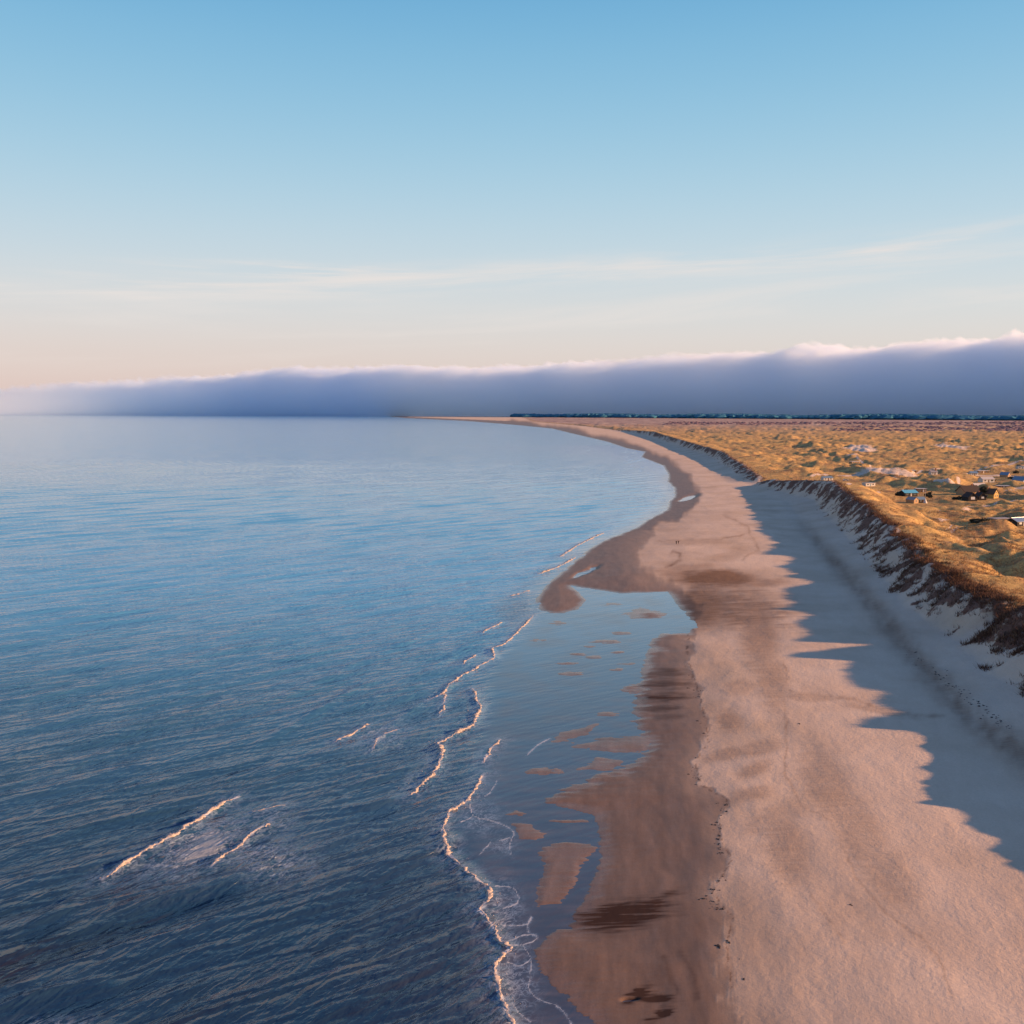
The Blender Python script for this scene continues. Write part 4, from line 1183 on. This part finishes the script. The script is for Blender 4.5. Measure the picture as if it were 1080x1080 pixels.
def wrack():
    V_ = []; F_ = []
    rr = np.random.default_rng(77)
    pts = []
    for i in range(360):
        k = rr.integers(0, len(TIDE) - 1)
        a, b = TIDE[k], TIDE[k + 1]
        if not (680 < a[1] < 960): continue
        q = rr.random()
        cl = fbm(np.array([(a[1] + q * (b[1] - a[1])) / 14]), np.array([2.0]), 3, 2)[0]
        if cl < -.02: continue
        pts.append((a[0] + (b[0] - a[0]) * q + rr.normal(0, 3) - 2, a[1] + (b[1] - a[1]) * q + rr.normal(0, 2), rr.uniform(.07, .24)))
    pts += [(768, 993, .26), (759, 998, .3), (742, 948, .3), (745, 945, .2), (897, 954, .24), (842, 763, .3), (784, 1033, .18), (780, 1012, .15)]
    # footprints-and-weed line in the shaded sand
    for i in range(90):
        q = rr.random()
        a = np.interp(q, [0, .5, 1], [960, 1010, 1065]); b = np.interp(q, [0, .5, 1], [684, 728, 768])
        pts.append((a + rr.normal(0, 4), b + rr.normal(0, 3), rr.uniform(.08, .26)))
    P = np.array(pts)
    x, y = ground(P[:, 0], P[:, 1], 1.5)
    for _ in range(3):
        z = height_at(x, y)[0]; x, y = ground(P[:, 0], P[:, 1], z)
    for xx, yy, zz, s in zip(x, y, z, P[:, 2]):
        for _ in range(4):
            b = len(V_); m = 6; ox, oy = rr.normal(0, s * .6, 2); r0 = s * rr.uniform(.3, .8)
            ss = rr.uniform(.6, 1.6)
            for j in range(m):
                a = 2 * math.pi * j / m; k = r0 * rr.uniform(.6, 1.3); V_.append((xx + ox + k * math.cos(a) * ss, yy + oy + k * math.sin(a), zz - .03))
            for j in range(m):
                a = 2 * math.pi * j / m; k = r0 * .5 * rr.uniform(.5, 1.3); V_.append((xx + ox + k * math.cos(a) * ss, yy + oy + k * math.sin(a), zz + r0 * rr.uniform(.25, .5)))
            for j in range(m): F_.append((b + j, b + (j + 1) % m, b + m + (j + 1) % m, b + m + j))
            F_.append(tuple(b + m + j for j in range(m)))
    me = bpy.data.meshes.new('seaweed'); me.from_pydata(V_, [], F_); me.update(); me.materials.append(M_WRACK)
    o = bpy.data.objects.new('seaweed', me); COL.objects.link(o)
    o['kind'] = 'stuff'; o['label'] = 'dark scattered seaweed along the tide line'; o['category'] = 'seaweed'


wrack()


# ------------------------------------------------------------------ two walkers
def skin(name, joints, edges, radii, mat, parent, sub=1):
    me = bpy.data.meshes.new(name); me.from_pydata(joints, edges, []); me.update()
    o = bpy.data.objects.new(name, me); COL.objects.link(o); o.parent = parent
    s = o.modifiers.new('skin', 'SKIN'); s.use_smooth_shade = True
    if not me.skin_vertices: me.skin_vertices.new()
    for i, q in enumerate(radii):
        me.skin_vertices[0].data[i].radius = (q, q) if not isinstance(q, tuple) else q
    me.skin_vertices[0].data[0].use_root = True
    u_ = o.modifiers.new('smooth', 'SUBSURF'); u_.levels = sub; u_.render_levels = sub + 1
    me.materials.append(mat)
    return o


M_SKIN = plain('skin', (.45, .28, .21), .6, .05, 5)


def person(label, u, v, hgt, rz, coat, trouser, hair):
    x, y = ground(u, v, 1.5)
    for _ in range(4):
        zz = float(height_at(x, y)[0][0]); x, y = ground(u, v, zz)
    t = empty('person', (float(x), float(y), zz - .01), R(rz)); tag(t, label, 'person', 'people walking on the beach')
    k = hgt / 1.75
    J = [(0, 0, .95), (0, 0, 1.15), (0, .01, 1.38), (0, .02, 1.5), (0, .03, 1.58), (0, .02, 1.68), (0, .02, 1.73),      # 0-6 pelvis..crown
         (.1, 0, .9), (.11, -.14, .5), (.11, -.18, .1), (.11, -.05, .04), (-.1, 0, .9), (-.11, .16, .5), (-.11, .26, .1), (-.11, .38, .04),
         (.19, 0, 1.42), (.24, .1, 1.15), (.25, .24, .95), (.25, .3, .86), (-.19, 0, 1.42), (-.24, -.1, 1.15), (-.25, -.06, .93), (-.25, -.05, .84)]
    E = [(0, 1), (1, 2), (2, 3), (3, 4), (4, 5), (5, 6), (0, 7), (7, 8), (8, 9), (9, 10), (0, 11), (11, 12), (12, 13), (13, 14), (2, 15), (15, 16), (16, 17), (17, 18), (2, 19), (19, 20), (20, 21), (21, 22)]
    rd = [.13, .13, .14, .06, .07, .1, .06, .085, .06, .042, .04, .085, .06, .042, .04, .06, .048, .036, .032, .06, .048, .036, .032]
    sc = lambda P: [tuple(c * k for c in p) for p in P]
    skin('body', sc(J), E, [q * k for q in rd], M_SKIN, t)
    jk = [J[i] for i in (0, 1, 2, 15, 16, 17, 19, 20, 21)]
    jk[0] = (0, 0, .86)
    skin('jacket', sc(jk), [(0, 1), (1, 2), (2, 3), (3, 4), (4, 5), (2, 6), (6, 7), (7, 8)], [q * k for q in (.19, .17, .17, .085, .07, .055, .085, .07, .055)], coat, t)
    tr = [J[i] for i in (0, 7, 8, 9, 11, 12, 13)]
    skin('trousers', sc(tr), [(0, 1), (1, 2), (2, 3), (0, 4), (4, 5), (5, 6)], [q * k for q in (.15, .11, .08, .065, .11, .08, .065)], trouser, t)
    skin('hair', sc([(0, .0, 1.7), (0, -.03, 1.75), (0, -.06, 1.64)]), [(0, 1), (1, 2)], [q * k for q in (.1, .06, .07)], hair, t)


M_COAT1 = plain('dark_coat', (.05, .035, .03), .9, .1, 6); M_COAT2 = plain('brown_coat', (.14, .07, .03), .9, .1, 6)
M_TR = plain('dark_trousers', (.03, .03, .035), .9, .1, 6); M_HAIR = plain('dark_hair', (.03, .02, .015), .8, .1, 6)
person('person in dark coat walking on the beach, left of the pair', 713.4, 574.2, 1.78, 150, M_COAT1, M_TR, M_HAIR)
person('person in brown coat walking on the beach, right of the pair', 715.6, 573.6, 1.62, 155, M_COAT2, M_TR, M_HAIR)

# ------------------------------------------------------------------ sky, sun, camera
world = bpy.data.worlds.new('World'); SC.world = world; world.use_nodes = True
wt = world.node_tree; wt.nodes.clear()
N = wt.nodes.new; LK = wt.links.new
sky = N('ShaderNodeTexSky'); sky.sky_type = 'NISHITA'; sky.sun_disc = False
sky.sun_elevation = SUN_EL; sky.sun_rotation = R(90) + SUN_AZ
sky.altitude = 60; sky.air_density = 1.0; sky.dust_density = .8; sky.ozone_density = 1.6
skm = N('ShaderNodeVectorMath'); skm.operation = 'SCALE'; skm.inputs['Scale'].default_value = .10
LK(sky.outputs[0], skm.inputs[0])
tc = N('ShaderNodeTexCoord'); sp = N('ShaderNodeSeparateXYZ'); LK(tc.outputs['Generated'], sp.inputs[0])


def wmath(op, a, b=0.0, clamp=False):
    m = N('ShaderNodeMath'); m.operation = op; m.use_clamp = clamp
    for i, q in enumerate((a, b)):
        if isinstance(q, bpy.types.NodeSocket): LK(q, m.inputs[i])
        else: m.inputs[i].default_value = q
    return m.outputs[0]


def s2l(c):
    return tuple(((v / 255 + .055) / 1.055) ** 2.4 if v > 10 else v / 255 / 12.92 for v in c)


el = wmath('MAXIMUM', sp.outputs[2], 0.0)
rp = N('ShaderNodeValToRGB'); LK(wmath('POWER', el, .6), rp.inputs[0])
stops = [(0.0, (224, 206, 200)), (1.5, (228, 210, 203)), (3.2, (229, 217, 210)), (5.5, (224, 224, 222)), (9.0, (203, 221, 230)), (14, (168, 209, 230)), (20, (130, 189, 224)), (26, (94, 165, 213)), (45, (92, 128, 192)), (90, (100, 112, 176))]
rp.color_ramp.interpolation = 'B_SPLINE'
e_ = rp.color_ramp.elements
while len(e_) < len(stops): e_.new(.5)
for q, (d_, c_) in zip(e_, stops): q.position = math.sin(R(d_)) ** .6; q.color = (*s2l(c_), 1)
# anti-solar side a touch pinker near the horizon, solar side warmer and brighter
pk = wmath('MULTIPLY', wmath('MULTIPLY_ADD', sp.outputs[0], -1.1, ), wmath('POWER', wmath('SUBTRACT', 1.0, el), 14.0), True)
mp = N('ShaderNodeMix'); mp.data_type = 'RGBA'; LK(wmath('MULTIPLY', pk, .5), mp.inputs['Factor']); LK(rp.outputs[0], mp.inputs[6]); mp.inputs[7].default_value = (*s2l((226, 192, 186)), 1)
# high cirrus, on a sheet far overhead
azm = wmath('ARCTAN2', sp.outputs[0], sp.outputs[1])
elv = wmath('ARCSINE', el)


def cirrus(su, sv, tilt, scale, lo, hi, e0, e1, e2, seed):
    cv_ = N('ShaderNodeCombineXYZ')
    LK(wmath('MULTIPLY', azm, su), cv_.inputs[0])
    t_ = N('ShaderNodeMath'); t_.operation = 'MULTIPLY_ADD'; LK(azm, t_.inputs[0]); t_.inputs[1].default_value = -tilt; LK(elv, t_.inputs[2])
    LK(wmath('MULTIPLY', t_.outputs[0], sv), cv_.inputs[1]); cv_.inputs[2].default_value = seed
    n_ = N('ShaderNodeTexNoise'); n_.inputs['Scale'].default_value = scale; n_.inputs['Detail'].default_value = 7
    n_.inputs['Roughness'].default_value = .6; n_.inputs['Distortion'].default_value = .35
    LK(cv_.outputs[0], n_.inputs['Vector'])
    m_ = N('ShaderNodeMapRange'); m_.interpolation_type = 'SMOOTHSTEP'; LK(n_.outputs[0], m_.inputs[0]); m_.inputs[1].default_value = lo; m_.inputs[2].default_value = hi
    up = N('ShaderNodeMapRange'); up.interpolation_type = 'SMOOTHSTEP'; LK(t_.outputs[0], up.inputs[0]); up.inputs[1].default_value = R(e0); up.inputs[2].default_value = R(e1)
    dn = N('ShaderNodeMapRange'); dn.interpolation_type = 'SMOOTHSTEP'; LK(t_.outputs[0], dn.inputs[0]); dn.inputs[1].default_value = R(e2); dn.inputs[2].default_value = R(e1)
    return wmath('MULTIPLY', m_.outputs[0], wmath('MULTIPLY', up.outputs[0], dn.outputs[0]))


def spot(a0, w, e0, h):
    a_ = wmath('DIVIDE', wmath('SUBTRACT', azm, R(a0)), R(w)); b_ = wmath('DIVIDE', wmath('SUBTRACT', elv, R(e0)), R(h))
    return wmath('POWER', 2.718, wmath('MULTIPLY', wmath('ADD', wmath('MULTIPLY', a_, a_), wmath('MULTIPLY', b_, b_)), -1.0))


c1 = cirrus(1.6, 22, .045, 2.0, .40, .72, 6.4, 7.9, 9.4, 1.3)
c2 = cirrus(1.0, 12, .05, 2.2, .46, .74, 3.0, 5.0, 10.0, 7.7)
c3 = wmath('MULTIPLY', cirrus(3.2, 46, .0, 1.6, .36, .62, 7.0, 8.2, 9.2, 4.1), spot(-12.5, 6.5, 8.0, .55))
cf = wmath('ADD', wmath('ADD', wmath('MULTIPLY', c1, .85), wmath('MULTIPLY', c2, .5)), wmath('MULTIPLY', c3, .95), True)
mc = N('ShaderNodeMix'); mc.data_type = 'RGBA'; LK(cf, mc.inputs['Factor']); LK(mp.outputs[2], mc.inputs[6]); mc.inputs[7].default_value = (*s2l((240, 230, 224)), 1)
ms = N('ShaderNodeMix'); ms.data_type = 'RGBA'; ms.inputs['Factor'].default_value = .08; LK(mc.outputs[2], ms.inputs[6]); LK(skm.outputs[0], ms.inputs[7])
bg = N('ShaderNodeBackground'); LK(ms.outputs[2], bg.inputs[0]); bg.inputs[1].default_value = 1.0
wo = N('ShaderNodeOutputWorld'); LK(bg.outputs[0], wo.inputs[0])

sl = bpy.data.lights.new('sun', 'SUN'); sl.energy = 10.0; sl.angle = R(.53); sl.color = (1.0, .56, .28)
so = bpy.data.objects.new('sun', sl); COL.objects.link(so)
sd = Vector((math.cos(SUN_EL) * math.cos(SUN_AZ), -math.cos(SUN_EL) * math.sin(SUN_AZ), math.sin(SUN_EL)))
so.rotation_euler = sd.to_track_quat('Z', 'Y').to_euler(); so.location = (200, -100, 200)

cd = bpy.data.cameras.new('camera'); cd.sensor_width = 36; cd.lens = 36 * FOC / 1080; cd.clip_start = .5; cd.clip_end = 500000
co_ = bpy.data.objects.new('camera', cd); COL.objects.link(co_); co_.location = (0, 0, CAM_H); co_.rotation_euler = (math.pi / 2 - PITCH, 0, 0)
SC.camera = co_
SC.view_settings.view_transform = 'Standard'; SC.view_settings.look = 'None'; SC.view_settings.exposure = 0
SC.cycles.use_denoising = True; SC.cycles.denoiser = 'OPENIMAGEDENOISE'; SC.cycles.denoising_input_passes = 'RGB_ALBEDO_NORMAL'
SC.cycles.volume_bounces = 24; SC.cycles.max_bounces = 24; SC.cycles.sample_clamp_direct = 6; SC.cycles.sample_clamp_indirect = 4; SC.cycles.transparent_max_bounces = 8
